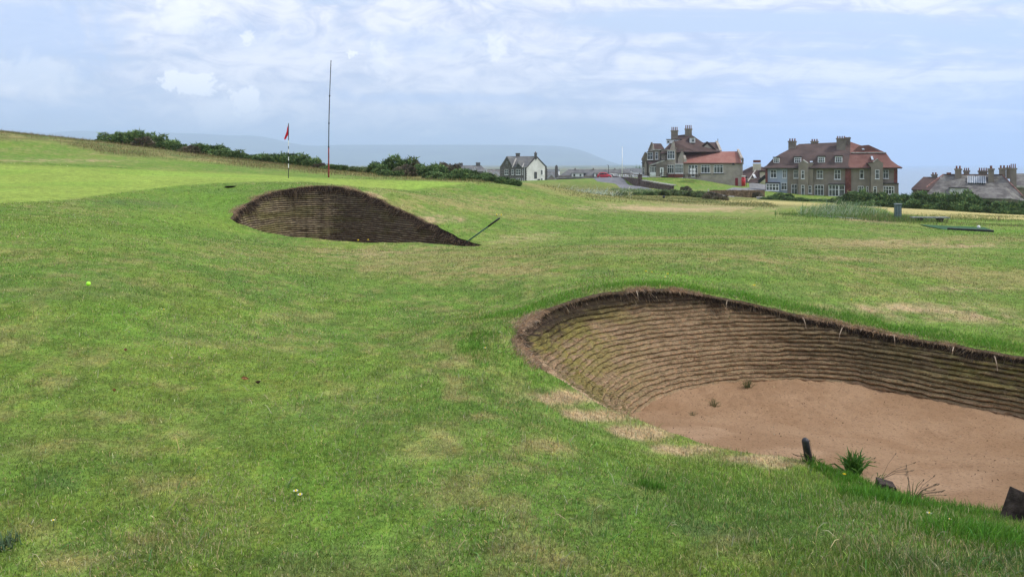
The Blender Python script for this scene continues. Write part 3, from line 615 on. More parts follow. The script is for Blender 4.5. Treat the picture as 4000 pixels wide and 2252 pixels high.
for px_, y0, y1, d0, dx_ in ((3137,1240,1282,8.15,12), (3290,1278,1330,8.05,-14), (3492,1308,1350,7.75,4), (3725,1355,1384,7.35,-6), (3885,1390,1448,7.05,12), (2840,1172,1205,8.3,-4), (2486,1135,1172,8.0,8)):
    bmr = bmesh.new(); a_ = P(px_, y0, d0); tube(bmr, [a_-b1.location, P(px_+dx_*.7, (y0+y1)/2, d0-.03)-b1.location, P(px_+dx_, y1, d0-.02)-b1.location], [.005, .004, .002], 5); bm_obj("hanging_root", bmr, M_root, b1)
# wisps of root and straw on the ledges of the near wall
def ledge_wisps(W_, n, seed, ln0, keepf):
    x, y, z, ph, S = [a.ravel() for a in W_]; r = np.random.default_rng(seed); k = np.where((ph > .55) & (ph < .98) & keepf(x, y, z))[0]; k = r.choice(k, n)
    c = np.where(r.uniform(0, 1, n)[:, None] < .45, np.array([.34, .27, .15]), np.array([.10, .10, .035])); cen = np.array([x.mean(), y.mean()])
    d = np.stack([(cen[0]-x[k]), (cen[1]-y[k]), np.zeros(n)], -1); d /= np.linalg.norm(d, axis=1)[:, None]; d = d*.7+r.normal(0, .5, (n, 3)); d[:, 2] -= .35
    d = d/np.linalg.norm(d, axis=1)[:, None]*(ln0*np.exp(r.normal(0, .4, n)))[:, None]
    return blade_mesh("wisps", np.stack([x[k], y[k], z[k]], -1), d, np.full(n, .0032), vary(c, r, .3), seed=seed, sag=0)
o = tag(link("root_wisps", ledge_wisps(W1, 26000, 9, .024, lambda x, y, z: z > SB1+.05), M_dead, b1), kind='stuff'); unparent_fix(o, b1)

def prism(bm, poly, w0, w1):
    """poly: list of (x,z) facing the viewer; extruded from y=w0 to y=w1"""
    a = [bm.verts.new((x, w0, z)) for x, z in poly]; b = [bm.verts.new((x, w1, z)) for x, z in poly]; n = len(poly)
    bm.faces.new(a); bm.faces.new(b[::-1])
    for i in range(n): bm.faces.new((a[i], a[(i+1) % n], b[(i+1) % n], b[i]))

M_white = mat("white_paint", (.78, .78, .78), .5, .4, .04); M_black = mat("black_plastic", (.02, .02, .022), .45, .5, .2)
M_green = mat("green_fibreglass", (.012, .06, .035), .4, .5, .1); M_red = mat("red_cloth", (.92, .035, .07), .7, .2, .08)
M_yellow = mat("yellow_petal", (.85, .62, .02), .6, .2, .05); M_pet = mat("white_petal", (.85, .85, .82), .6, .2, .03)
M_timber = mat("weathered_timber", (.055, .042, .035), .9, .1, .3, scale=18, bump=.01, bscale=60); M_lime = mat("lime_ball", (.42, 1.0, .04), .3, .5, .02)

# golf ball
bm = bmesh.new(); bmesh.ops.create_icosphere(bm, subdivisions=4, radius=.0213); 
m_ = M_lime; nn = NT(m_.node_tree); vor = nn.new('ShaderNodeTexVoronoi'); vor.inputs['Scale'].default_value = 190; nn.l.new(nn.new('ShaderNodeTexCoord').outputs['Object'], vor.inputs[0]); bn = nn.new('ShaderNodeBump'); bn.inputs['Distance'].default_value = .001; nn.l.new(vor.outputs[0], bn.inputs['Height']); nn.l.new(bn.outputs[0], [q for q in nn.n if q.type == 'BSDF_PRINCIPLED'][0].inputs['Normal'])
o = bm_obj("golf_ball", bm, M_lime, smooth=True); g = G(345, 7.05); o.location = (g.x, g.y, g.z+.036); tag(o, "lime green golf ball lying on the mown turf", "golf ball")
# flag
g = G(1127, 27.5); fl = empty("golf_flag", g, 0, "hole flag with a drooping red cloth on a black and white stick", "flag")
hs = 2.02; bnds = [(0, .80, 0), (.80, 1.10, 1), (1.10, 1.22, 0), (1.22, 1.52, 1), (1.52, 2.02, 0)]
bm = bmesh.new(); mi = []
for z0, z1, k in ((0, .38*hs/2, 0), (.38, .54, 1), (.54, .66, 0), (.66, .80, 1), (.80, .95, 0), (.95, 1.1, 1), (1.1, 1.2, 0), (1.2, 1.42, 1), (1.42, 2.06, 0)):
    nf = len(bm.faces); tube(bm, [(0, 0, z0-(.03 if z0 == 0 else 0)), (0, 0, z1)], .014, 8)
    for f in list(bm.faces)[nf:]: f.material_index = k
bm_obj("pole", bm, [M_black, M_white], fl)
bm = bmesh.new(); nu, nv = 9, 12; vs = []
for j in range(nv+1):
    for i in range(nu+1):
        u, v = i/nu, j/nv; zz_ = 2.04-v*.42-u*(.28-v*.08); xx = -u*(.06+.10*v)-.012; yy = .04*math.sin(u*9+v*2)*u
        vs.append(bm.verts.new((xx*(1.0 if v < .9 else .8), yy, zz_)))
for j in range(nv):
    for i in range(nu): a = j*(nu+1)+i; bm.faces.new((vs[a], vs[a+1], vs[a+nu+2], vs[a+nu+1]))
r_ = bmesh.ops.solidify(bm, geom=bm.faces[:], thickness=.004); bm_obj("flag_cloth", bm, M_red, fl, True)
# tall marker pole
g = G(1284, 39); mp_ = empty("marker_pole", g, 0, "very tall thin pole, red at the foot and dark above, behind the green", "pole")
M_rp = mat("red_pole_paint", (.26, .05, .045), .7, .2, .2); M_dp = mat("dark_pole", (.035, .035, .05), .6, .3, .2)
top = P(1293, 236, 39)-g
def lerp(a, b, k): return a+(b-a)*k
o3 = Vector((0, 0, -.1)); bow = lambda k: lerp(o3, top, k)+Vector((-.045*math.sin(math.pi*k), 0, 0))
bm = bmesh.new(); tube(bm, [bow(k/6*.27) for k in range(7)], [.042, .042, .042, .038, .036, .036, .036], 8); bm_obj("lower_pole", bm, M_rp, mp_, True)
bm = bmesh.new(); tube(bm, [bow(.27+k/10*.73) for k in range(11)], [.026]*6+[.021]*5, 8)
for k in (.27, .47, .70): tube(bm, [bow(k-.004), bow(k+.006)], .042, 8)
bm_obj("upper_pole", bm, M_dp, mp_, True)
# rake leaning out of the far bunker
a = P(1738, 1006, 17.6); e = P(1950, 853, 17.2); rk = empty("bunker_rake", a, 0, "green rake handle with black grip leaning out of the farther bunker", "rake")
bm = bmesh.new(); tube(bm, [(0, 0, 0), lerp(Vector((0, 0, 0)), e-a, .80)], .017, 10); bm_obj("handle", bm, M_green, rk, True)
bm = bmesh.new(); tube(bm, [lerp(Vector((0, 0, 0)), e-a, .80), e-a], .023, 10, dome=True); bm_obj("grip", bm, M_black, rk, True)
bm = bmesh.new(); tube(bm, [(-.1, -.25, 0), (.1, .25, 0)], .018, 8)
for k in range(9): q = Vector((-.1, -.25, 0)).lerp(Vector((.1, .25, 0)), k/8); tube(bm, [q, q+Vector((.03, 0, -.09))], [.008, .004], 6)
bm_obj("rake_head", bm, M_black, rk)
# black stake at the near edge of the big bunker
D_ = 5.15; b0 = P(3165, 1812, D_); t0 = P(3146, 1722, D_-.02); st = bm = bmesh.new(); zg = h1(b0.x, b0.y); b0.z = min(b0.z, zg)-.03
tube(bm, [b0-b0, t0-b0], [.027, .025], 16, dome=True); o = bm_obj("stake", bm, mat("black_rubber", (.022, .023, .027), .5, .5, .25, 30), smooth=True); o.location = b0
tag(o, "short black round topped stake leaning at the near edge of the big bunker", "stake")
# timber steps down into the bunker
def timber(px, py, D, sx, sy, sz, rot, label):
    c = P(px, py, D); bm = bmesh.new(); box(bm, -sx/2, sx/2, -sy/2, sy/2, -sz, 0, None, .006)
    o = bm_obj("timber_step", bm, M_timber); o.location = c; o.rotation_euler = rot; tag(o, label, "timber step", "timber posts at the near edge of the big bunker"); return o
timber(3462, 1882, 4.72, .10, .16, .35, (R(-8), R(10), R(-20)), "worn grey timber step half buried beside the leafy weed")
timber(4020, 1930, 4.12, .15, .14, .40, (R(6), R(24), R(30)), "dark square cut timber step at the photo's edge, right of the sand")
# flowers
def flower(px, py, D, yellow, label, grp, size=.011):
    x = (px-2000)/F*D; z = h1(x, D); o = empty("dandelion" if yellow else "daisy", (x, D, z), rng.uniform(0, 6), label, "flower", grp)
    bm = bmesh.new(); hz = .04 if D < 9 else .05
    n_p = 14; off = 0
    for k in range(n_p):
        a = 2*math.pi*k/n_p; c_, s2 = math.cos(a), math.sin(a); w_ = size*.26
        p0 = Vector((0, 0, hz)); v = [p0, p0+Vector((c_*size*.6-s2*w_, s2*size*.6+c_*w_, .002)), p0+Vector((c_*size*1.1, s2*size*1.1, .003)), p0+Vector((c_*size*.6+s2*w_, s2*size*.6-c_*w_, .002))]
        bm.faces.new([bm.verts.new(q) for q in v])
    bmesh.ops.solidify(bm, geom=bm.faces[:], thickness=.0008); bm_obj("petals", bm, M_yellow if yellow else M_pet, o)
    bm = bmesh.new(); bmesh.ops.create_uvsphere(bm, u_segments=8, v_segments=6, radius=size*.45); bmesh.ops.translate(bm, vec=(0, 0, hz+.002), verts=bm.verts); bm_obj("flower_centre", bm, M_yellow, o, True)
    bm = bmesh.new(); tube(bm, [(0, 0, -.005), (.003, 0, hz)], .0011, 5); bm_obj("stem", bm, M_green, o)
def dat(py_, px_):           # distance at which this pixel meets the turf
    D = 3.
    for _ in range(4000):
        x = (px_-2000)/F*D
        if EYE-(py_-HY)/F*D <= hq(px_, D): break
        D *= 1.004
    return D
_hc = {}
def hq(px_, D):
    k = (px_, round(math.log(D), 3))
    if k not in _hc: _hc[k] = h1((px_-2000)/F*D, D)
    return _hc[k]
for px, py, yl, lab, grp, s_ in (
    (1155, 1950, 0, "left of two white daisies side by side in the near turf", "daisies in the near turf", .012), (1172, 1961, 0, "right of two white daisies side by side in the near turf", "daisies in the near turf", .012),
    (640, 1222, 0, "lone white daisy between the lime ball and the bunker", None, .012), (207, 2065, 0, "tiny white daisy near the bottom left of the photo", None, .008),
    (3630, 2032, 0, "white daisy in lush grass below the bunker sand", "daisies in lush grass", .012), (3710, 2056, 0, "lower white daisy in lush grass below the sand", "daisies in lush grass", .008),
    (2598, 1094, 0, "white daisy in the bright grass above the near bunker", None, .02), (2608, 1080, 1, "yellow dandelion beside the white daisy above the near bunker", "dandelions above the near bunker", .018),
    (2523, 1070, 1, "leftmost yellow dandelion above the near bunker wall", "dandelions above the near bunker", .018), (2546, 1073, 1, "second yellow dandelion above the near bunker wall", "dandelions above the near bunker", .014),
    (2946, 1126, 1, "bright yellow dandelion on the rim grass of the near bunker", "dandelions above the near bunker", .022), (3326, 1183, 1, "small yellow dandelion where the rim slopes away", "dandelions above the near bunker", .014),
    (3298, 1872, 1, "yellow dandelion beside the leafy weed at the bunker edge", None, .012), (1399, 944, 1, "left yellow flower on the lip of the farther bunker", "yellow flowers on the far lip", .034), (1438, 942, 1, "right yellow flower on the lip of the farther bunker", "yellow flowers on the far lip", .03),
    (1940, 842, 0, "left of two pale flowers on the slope behind the rake", "pale flowers behind the rake", .05), (1958, 842, 0, "right of two pale flowers on the slope behind the rake", "pale flowers behind the rake", .05), (1895, 1376, 0, "white clover flower left of the near bunker tip", None, .014)):
    flower(px, py, dat(py+4, px), yl, lab, grp, s_)
# fallen leaves
def leaf(px, py, size, m, label):
    D = dat(py, px); x = (px-2000)/F*D; bm = bmesh.new(); r = random.Random(px); out = []
    for k in range(14):
        a = 2*math.pi*k/14; q = size*(.7+.3*math.cos(2*a))*(1+.22*math.sin(5*a+1)); out.append(bm.verts.new((q*math.cos(a), q*.6*math.sin(a), .012+.014*abs(math.sin(a))+r.uniform(0, .006))))
    c = bm.verts.new((0, 0, .006))
    for k in range(14): bm.faces.new((c, out[k], out[(k+1) % 14]))
    bmesh.ops.solidify(bm, geom=bm.faces[:], thickness=.002)
    o = bm_obj("fallen_leaf", bm, m, smooth=True); o.location = (x, D, h1(x, D)+.008); o.rotation_euler = (R(8), R(5), px); tag(o, label, "leaf")
leaf(955, 1491, .030, mat("tan_leaf", (.62, .36, .21), .8, .2, .2, 30), "curled orange tan leaf on the near turf")
leaf(1008, 1508, .022, mat("dark_leaf", (.10, .06, .04), .8, .2, .3, 30), "small dark brown leaf beside the orange tan leaf")
leaf(490, 1378, .014, mat("brown_leaf", (.34, .2, .12), .8, .2, .3, 30), "flat reddish brown leaf on the left turf")
leaf(446, 1540, .013, mat("rust_leaf", (.36, .22, .09), .8, .2, .3, 30), "rust coloured leaf lowest on the left turf")
leaf(1880, 1600+38, .012, mat("cream_leaf", (.6, .48, .3), .8, .2, .2, 30), "tiny cream leaf scrap near the bare edge of the near bunker")
# weeds at the bunker edge
def weed(px, py, D, nl, ll, wd, ns, sl_, label, seed, bias=(0, 0), col=(.07, .17, .025)):
    r = np.random.default_rng(seed); g = P(px, py, D); g.z = h1(g.x, g.y) if not inside(L1, np.array([g.x]), np.array([g.y]))[0] else float(sandz1(np.array([g.x]), np.array([g.y]))[0])
    o = empty("weed", g, 0, label, "weed")
    if nl:
        base = r.normal(0, .02, (nl, 3)); base[:, 2] = -.005
        tp = tilt(nl, ll*r.uniform(.5, 1.1, nl), .9, r, bias)
        c = vary(np.ones((nl, 3))*np.array(col), r, .2)
        link("leaves", blade_mesh("leaves", base, tp, np.full(nl, wd)*r.uniform(.6, 1.2, nl), c, seed=seed, sag=.22), M_blade, o)
    bm = bmesh.new(); mats = [mat("dry_stalk", (.16, .12, .08), .9, .1, .2)]
    for k in range(ns):
        a = r.uniform(0, 6.28); dv = Vector((math.cos(a)*.7+bias[0]*1.6, math.sin(a)*.5+bias[1], r.uniform(.35, .9))).normalized()*sl_*r.uniform(.6, 1.15)
        m1 = dv*.5+Vector((0, 0, .02)); tube(bm, [(0, 0, 0), m1, dv], .0011, 5); tube(bm, [dv-dv*.02, dv, dv+dv.normalized()*.014], [.0012, .0035, .0015], 6)
    if ns: bm_obj("seed_stalks", bm, mats, o)
weed(3330, 1838, 5.02, 120, .17, .013, 4, .18, "leafy green weed rosette at the near edge of the sand", 1, (.15, 0))
weed(3440, 1850, 4.9, 6, .07, .008, 7, .22, "spray of dark seed stalks beside the worn timber step", 2, (.8, 0))
weed(3175, 1814, 5.12, 60, .09, .007, 6, .16, "weed with brown seed heads round the foot of the black stake", 3, (-.5, 0))
weed(3560, 1952, 4.5, 14, .14, .005, 16, .19, "tuft of stiff dark seed stalks over the sand, below the worn step", 4, (.35, 0), (.06, .12, .03))
weed(2790, 1540, 7.35, 70, .10, .004, 0, .1, "straggly grass tuft growing from the sand at the wall foot", 5, (.2, 0), (.16, .15, .06))
weed(2920, 1500, 7.9, 90, .11, .004, 0, .1, "wider grass tuft on the sand against the wall foot", 6, (0, 0), (.12, .13, .05))
weed(2710, 1575, 7.0, 30, .07, .004, 0, .1, "small grass tuft alone on the sand near the wall", 7, (.1, 0), (.14, .14, .06))
weed(25, 2160, 2.98, 60, .07, .007, 0, .1, "grey green leafy weed at the photo's lower left corner", 8, (0, 0), (.10, .16, .08))
def tuft(px, py, D, n, rx, ln, label, seed):
    r = np.random.default_rng(seed); g = G(px, D); o_ = np.clip(r.normal(0, .8, (n, 2)), -1.5, 1.5)*rx; x = g.x+o_[:, 0]; y = g.y+o_[:, 1]*.8; ok = ~inside(L1, x, y); x, y = x[ok], y[ok]; z = H(x, y); m = len(x)
    c = vary(np.ones((m, 3))*np.array([.10, .245, .025]), r, .28); tp = tilt(m, ln*r.uniform(.5, 1.15, m), .6, r, (.1, -.1))
    me = blade_mesh("grass_tuft", np.stack([x-g.x, y-g.y, z-g.z], -1), tp, np.full(m, .0034), c, seed=seed, sag=.15)
    o = link("grass_tuft", me, M_blade); o.location = g; tag(o, label, "grass tuft")
tuft(3440, 1975, 4.35, 1500, .15, .085, "thick lush grass tuft in front of the worn timber step", 1)
tuft(2540, 1890, 3.75, 260, .05, .045, "small darker grass tuft in the near turf below the bunker", 2)
tuft(3850, 2130, 3.3, 1500, .22, .075, "dense dark green grass tuft at the photo's lower right", 3)
tuft(3330, 1868, 4.85, 1300, .11, .055, "low lush grass clump under the leafy weed rosette", 5)
tuft(3210, 1835, 5.05, 500, .06, .045, "small grass clump between the black stake and leafy weed", 6)
tuft(3720, 1985, 4.25, 900, .18, .055, "grass tuft overhanging the sand between the timber steps", 4)
# ------------------------------------------------------------------ gorse and other shrubs
M_leaf = vmat("gorse_foliage", rough=.75, spec=.2, namt=0, trans=.15)
M_twig = mat("gorse_branch", (.10, .075, .055), .9, .1, .25, 4)
def crown_mesh(seed, n, cols, spike=.075, lobes=26, flat=.62, up=.5):
    """unit bush: radius about 1 across, height 1; many small spiky leaf clumps on a lumpy crown"""
    r = np.random.default_rng(seed); c = []
    for k in range(lobes):
        a = r.uniform(0, 6.28); q = r.uniform(0, .75)**.7; c.append((q*math.cos(a), q*math.sin(a)*.8, r.uniform(.15, .74)*(1-q*.22), r.uniform(.16, .36)))
    c = np.array(c); k = r.integers(0, lobes, n*3); d = r.normal(0, 1, (n*3, 3)); d /= np.linalg.norm(d, axis=1)[:, None]
    rad_ = c[k, 3]*np.where(r.uniform(0, 1, n*3) < .75, r.uniform(.86, 1.22, n*3), r.uniform(.4, .9, n*3))
    p = c[k, :3]+d*rad_[:, None]*np.array([1, 1, .85])
    dd = np.linalg.norm((p[:, None]-c[None, :, :3])/np.array([1, 1, .85]), axis=2)/c[None, :, 3]
    ok = (dd.min(1) > .72) & (p[:, 2] > 0.0); p, d, k = p[ok][:n], d[ok][:n], k[ok][:n]; n = len(p)
    lob = r.uniform(.55, 1.5, lobes); col = np.array(cols)[r.choice(len(cols), n, p=[.5, .32, .18][:len(cols)] if len(cols) == 3 else None)]
    col = vary(col*lob[k][:, None], r, .28)
    # one clump = 4 spikes
    base = np.repeat(p, 4, 0); dir_ = np.repeat(d, 4, 0)*.8+np.array([0, 0, up])+r.normal(0, .55, (4*n, 3)); dir_ /= np.linalg.norm(dir_, axis=1)[:, None]
    return blade_mesh("foliage", base+r.normal(0, .012, (4*n, 3)), dir_*(spike*r.uniform(.6, 1.7, 4*n)*np.where(np.repeat(r.uniform(0, 1, n) < .05, 4), 2.6, 1.))[:, None], np.full(4*n, spike*.55), np.repeat(col, 4, 0), sag=.02, seed=seed, tipcol=1.35)
GC = [(.080, .135, .048), (.125, .195, .068), (.19, .245, .095)]; BC = [(.14, .115, .08), (.19, .15, .105), (.09, .12, .05)]; PC = [(.12, .17, .07), (.20, .22, .11), (.07, .12, .04)]
def twig_mesh(seed):
    bm = bmesh.new(); r = random.Random(seed)
    for k in range(16):
        a = r.uniform(0, 6.28); q = r.uniform(.3, .85); e = Vector((math.cos(a)*q, math.sin(a)*q*.8, r.uniform(.25, .7)))
        tube(bm, [(0, 0, -.08), e*.5+Vector((r.uniform(-.1, .1), r.uniform(-.1, .1), .06)), e], [.045, .03, .012], 5)
    me = bpy.data.meshes.new("branches"); bm.to_mesh(me); bm.free(); me.materials.append(M_twig); return me
CR = {}
for nm, cols, cnt in (('g', GC, 3), ('b', BC, 1), ('p', PC, 1)):
    for i in range(cnt):
        me = crown_mesh(200+i*7+ord(nm), 3400, cols, spike=.07 if nm != 'p' else .08, up=.45 if nm != 'p' else 1.2); me.materials.append(M_leaf); CR[nm+str(i)] = (me, twig_mesh(300+i))
gi = 0
def bush(px, pyt, D, halfw, kind, label, group, cat="bush", name="gorse_bush", sink=.12, yk=1.):
    """top of the crown seen at (px,pyt); half width in photo px"""
    global gi; gi += 1; g = G(px, D); top_ = EYE-(pyt-HY)/F*D; hgt = max(top_-g.z+sink, .35); hw = halfw/F*D
    key = kind+(str(gi % 3) if kind == 'g' else '0'); fm, tm = CR[key]
    o = empty(name, (g.x, g.y, g.z-sink), rng.uniform(0, 6.28), label, cat, group)
    o.scale = (hw*rng.uniform(.95, 1.15), hw*rng.uniform(.95, 1.15)*yk, hgt/.84)
    for nm, me in (("foliage", fm), ("branches", tm)):
        q = bpy.data.objects.new(nm, me); C.objects.link(q); q.parent = o
ORD = "first second third fourth fifth sixth seventh eighth ninth tenth eleventh twelfth thirteenth fourteenth fifteenth sixteenth seventeenth eighteenth nineteenth twentieth twenty-first twenty-second twenty-third twenty-fourth twenty-fifth".split()
lg = "gorse bushes along the slope behind the green"
for i, (px, py, D, hw, k) in enumerate((
    (400,556,57,42,'g'),(450,524,58,52,'g'),(520,518,58,55,'g'),(560,540,57,45,'b'),(600,530,59,50,'g'),(655,552,58,50,'g'),(705,566,58,48,'g'),(745,572,57,42,'b'),(790,567,58,56,'g'),(850,572,58,50,'g'),(895,588,57,46,'g'),(930,596,58,42,'b'),
    (960,606,57,46,'g'),(1010,608,57,52,'g'),(1060,606,56,50,'g'),(1120,603,56,56,'g'),(1170,608,56,52,'g'),(1215,622,55,46,'g'),(1250,640,54,38,'b'),(1295,646,53,44,'g'),(1345,648,53,44,'g'),(1385,654,53,40,'p'))):
    lab = {'g': "gorse bush in the row behind the red flag", 'b': "brownish gorse bush in the row behind the red flag", 'p': "pale greyish low bush at the end of the slope's gorse row"}[k]
    if k != 'p': lab = lab.replace(" in the row", ", %s from left in the row" % ORD[i])
    bush(px, py, D, hw, k, lab, lg if k != 'p' else None)
mg = "gorse bushes in the clump behind the crest"
for i, (px, py, D, hw, k) in enumerate(((1430,655,54,44,'p'),(1470,645,53,50,'g'),(1510,634,54,52,'g'),(1560,620,54,62,'g'),(1610,634,54,56,'b'),(1585,650,51,50,'b'),(1650,650,53,54,'g'),(1700,648,54,54,'g'),(1740,643,56,46,'b'),(1775,648,56,42,'b'),(1790,664,53,50,'g'),(1835,668,53,50,'g'),(1885,680,52,50,'g'),(1925,690,51,44,'g'),(1965,694,50,44,'g'),(2005,704,49,36,'g'),(1690,675,50,54,'g'),(1760,683,49,48,'g'),(1520,668,50,44,'g'))):
    lab = {'g': "green gorse bush in the clump beside the stone house", 'b': "brown gorse bush in the clump beside the stone house", 'p': "pale scrubby bush between the two gorse clumps"}[k]
    if k != 'p': lab = lab.replace(" in the clump", ", %s in the clump" % ((ORD[i]+" from left at the back") if i < 16 else ("front left", "front middle", "front far left")[i-16]))
    bush(px, py, D, hw, k, lab, mg if k != 'p' else None)
rg = "bushes of the long hedge below the houses"
for i, (px, py, D, hw) in enumerate(((3000,762,84,34),(3045,748,86,40),(3090,762,84,38),(3130,766,84,40),(3175,770,84,40),(3220,770,84,40),(3265,766,82,42),(3310,760,80,44),(3350,748,80,52),(3400,755,79,46),(3440,748,79,48),(3485,756,78,44),(3530,758,77,46),(3575,752,76,46),(3620,750,75,48),(3665,756,74,46),(3710,764,72,46),(3765,748,72,48),(3805,762,70,46),(3850,778,69,46),(3900,786,68,46),(3950,786,67,46),(4000,784,66,48),(4060,786,65,50),(3590,775,72,52),(3680,785,68,52),(3760,788,67,52),(3840,800,65,52),(3930,806,63,54),(4010,808,62,56),(3440,778,75,48),(3520,782,74,50),(3380,782,75,46),(3310,780,76,40))):
    bush(px, py+9, D, hw, 'g', "hedge bush, %s from the left in its %s row, below the houses" % (ORD[i] if i < 24 else ORD[(4,5,6,7,8,9,2,3,1,0)[i-24]], 'back' if i < 24 else 'front'), rg)
for px, py, D, hw, k, lab, grp in ((2680,730,115,26,'b',"dark scrubby bush on the bank below the clubhouse lawn",None),(2740,750,76,34,'p',"WISPY","pale wispy bushes below the clubhouse"),(2700,748,78,34,'p',"WISPY","pale wispy bushes below the clubhouse"),
    (2640,744,78,32,'p',"WISPY","pale wispy bushes below the clubhouse"),(2590,746,76,34,'p',"WISPY","pale wispy bushes below the clubhouse"),(2540,750,75,34,'g',"LOWG","low green bushes at the road foot"),(2490,755,74,34,'g',"LOWG","low green bushes at the road foot"),
    (2775,754,70,34,'b',"left brown and green bramble at the end of the dark wall","brambles at the dark wall"),(2815,764,69,32,'b',"right brown and green bramble at the end of the dark wall","brambles at the dark wall"),(2960,752,100,24,'b',"brown scrub against the timber fence","scrub at the timber fence"),
    (2420,752,72,30,'p',"faded shrub in the rough hollow below the road",None),(3365,745,100,20,'g',"small bush against the pale grey end of the long house",None)):
    if lab == "WISPY": lab = "pale wispy bush right of the road's foot, %s from the left" % {2590: 'first', 2640: 'second', 2700: 'third', 2740: 'fourth'}[px]
    if lab == "LOWG": lab = "%s low green bush at the foot of the grey road" % {2540: 'right', 2490: 'left'}[px]
    bush(px, py, D, hw, k, lab, grp, name="shrub")

# ------------------------------------------------------------------ tall grasses
def field_blades(n, sample, hmean, cols, seed, width, lean=.5, bias=(.15, 0), sag=.15, hs=.35):
    r = np.random.default_rng(seed); px, D = sample(r, n); x = (px-2000)/F*D; z = H(x, D); m = len(x)
    c = vary(np.array(cols)[r.integers(0, len(cols), m)], r, .25)
    return blade_mesh("tall_grass", np.stack([x, D, z-.01], -1), tilt(m, hmean*np.exp(r.normal(0, hs, m)), lean, r, bias), width*np.exp(r.normal(0, .2, m))*np.ones(m), c, seed=seed, sag=sag)
def in_poly(poly, d0, d1):
    def s(r, n):
        px = r.uniform(min(p[0] for p in poly), max(p[0] for p in poly), n*4); D = r.uniform(d0, d1, n*4); x = (px-2000)/F*D
        qx, qy = pix(x, D, H(x, D)); k = inside(np.array(poly, float), qx, qy+r.normal(0, 4, len(qy))) & (fbm(x*.35, D*.35, 66, 3) > r.uniform(.3, .62, len(x))); return px[k][:n], D[k][:n]
    return s
tag(link("rough_grass", field_blades(60000, in_poly(ROUGH, 30, 66), .10, [(.26, .22, .10), (.16, .17, .055), (.10, .14, .035), (.30, .20, .12)], 21, .014), M_dead), kind='stuff')
def crest(r, n):
    px = r.uniform(-500, 1300, n); D = r.uniform(50, 64, n); return px, D
tag(link("crest_grass", field_blades(7000, crest, .16, [(.26, .17, .11), (.20, .17, .08), (.14, .15, .05)], 22, .012, .25), M_dead), kind='stuff')
hol = [(2080,712),(2300,712),(2420,740),(2560,752),(2760,765),(3000,792),(3050,812),(2800,800),(2600,790),(2400,790),(2250,775)]
tag(link("hollow_grass", field_blades(20000, in_poly(hol, 40, 110), .09, [(.30, .25, .11), (.15, .17, .06), (.22, .22, .10), (.11, .15, .04)], 23, .022, .35), M_dead), kind='stuff')
def gau(px0, sx_, D0, sD, py0=None):
    return lambda r, n: (np.clip(r.normal(px0, sx_, n), px0-2.2*sx_, px0+2.2*sx_), np.clip(r.normal(D0, sD, n), D0-2*sD, D0+2*sD))
tag(link("marram_grass", field_blades(600, gau(2320, 65, 72, 7), .45, [(.50, .55, .42), (.38, .46, .30), (.60, .62, .48)], 24, .03, .9, (.5, 0)), M_dead), kind='stuff')
tag(link("marram_grass", field_blades(3000, gau(3290, 75, 38, 2.2), .32, [(.30, .38, .22), (.16, .27, .09), (.46, .48, .34), (.12, .2, .06)], 25, .014, .9, (.5, 0)), M_dead), kind='stuff')
tag(link("green_tussocks", field_blades(9000, gau(3270, 110, 36, 2.2), .10, [(.09, .20, .035), (.12, .23, .04), (.17, .2, .07)], 26, .012, .5), M_blade), kind='stuff')
tag(link("tee_bank_grass", field_blades(9000, gau(3500, 90, 34.5, 1.8), .15, [(.10, .20, .04), (.22, .22, .09), (.14, .19, .05)], 27, .012, .5), M_blade), kind='stuff')
tag(link("field_edge_grass", field_blades(12000, in_poly([(3450,835),(4200,850),(4200,892),(3560,880)], 30, 48), .07, [(.28, .26, .10), (.12, .2, .04), (.2, .22, .07)], 28, .013, .4), M_blade), kind='stuff')
tag(link("road_edge_grass", field_blades(5000, in_poly([(2380,735),(2560,742),(2760,752),(2760,775),(2420,768)], 82, 110), .28, [(.16, .24, .09), (.26, .30, .16), (.09, .16, .04)], 29, .035, .4), M_blade), kind='stuff')

# ------------------------------------------------------------------ road, paths (draped sheets)
M_road = mat("road_asphalt", (.175, .175, .185), .9, .1, .12, .8, bump=.01, bscale=8); M_path = mat("path_gravel", (.21, .21, .21), .9, .1, .15, 2)
def strip(name, left, right, m, dz=.05, nu=5, nv=60):
    def res(L, k):
        L = np.array([( (a-2000)/F*d, d) for a, d in L]); s = np.concatenate([[0], np.cumsum(np.hypot(*np.diff(L, axis=0).T))]); u = np.linspace(0, s[-1], k)
        return np.stack([np.interp(u, s, L[:, 0]), np.interp(u, s, L[:, 1])], -1)
    a, b = res(left, nv), res(right, nv); V = []
    for i in range(nu+1): q = a*(1-i/nu)+b*i/nu; V.append(np.stack([q[:, 0], q[:, 1], H(q[:, 0], q[:, 1])+dz*(1 if 0 < i < nu else .2)], -1))
    V = np.concatenate(V); k = (np.arange(nu)[:, None]*nv+np.arange(nv-1)[None]).ravel()
    return tag(link(name, np_mesh(name, V, np.stack([k, k+1, k+1+nv, k+nv], -1)), m), kind='structure')
strip("road", [(2290,190),(2308,180),(2335,152),(2375,130),(2430,108),(2480,98)], [(2415,188),(2420,178),(2448,150),(2500,128),(2560,110),(2640,100)], M_road, .09)
strip("path", [(3130,37),(3170,35.5),(3260,34),(3340,33)], [(3150,34.5),(3220,33.2),(3300,32.2),(3400,31.6)], M_path, .03, 3, 30)
strip("path", [(2835,126),(2885,138),(2930,152),(2925,166)], [(2880,122),(2965,129),(3045,146),(2985,167)], M_path, .07, 3, 30)
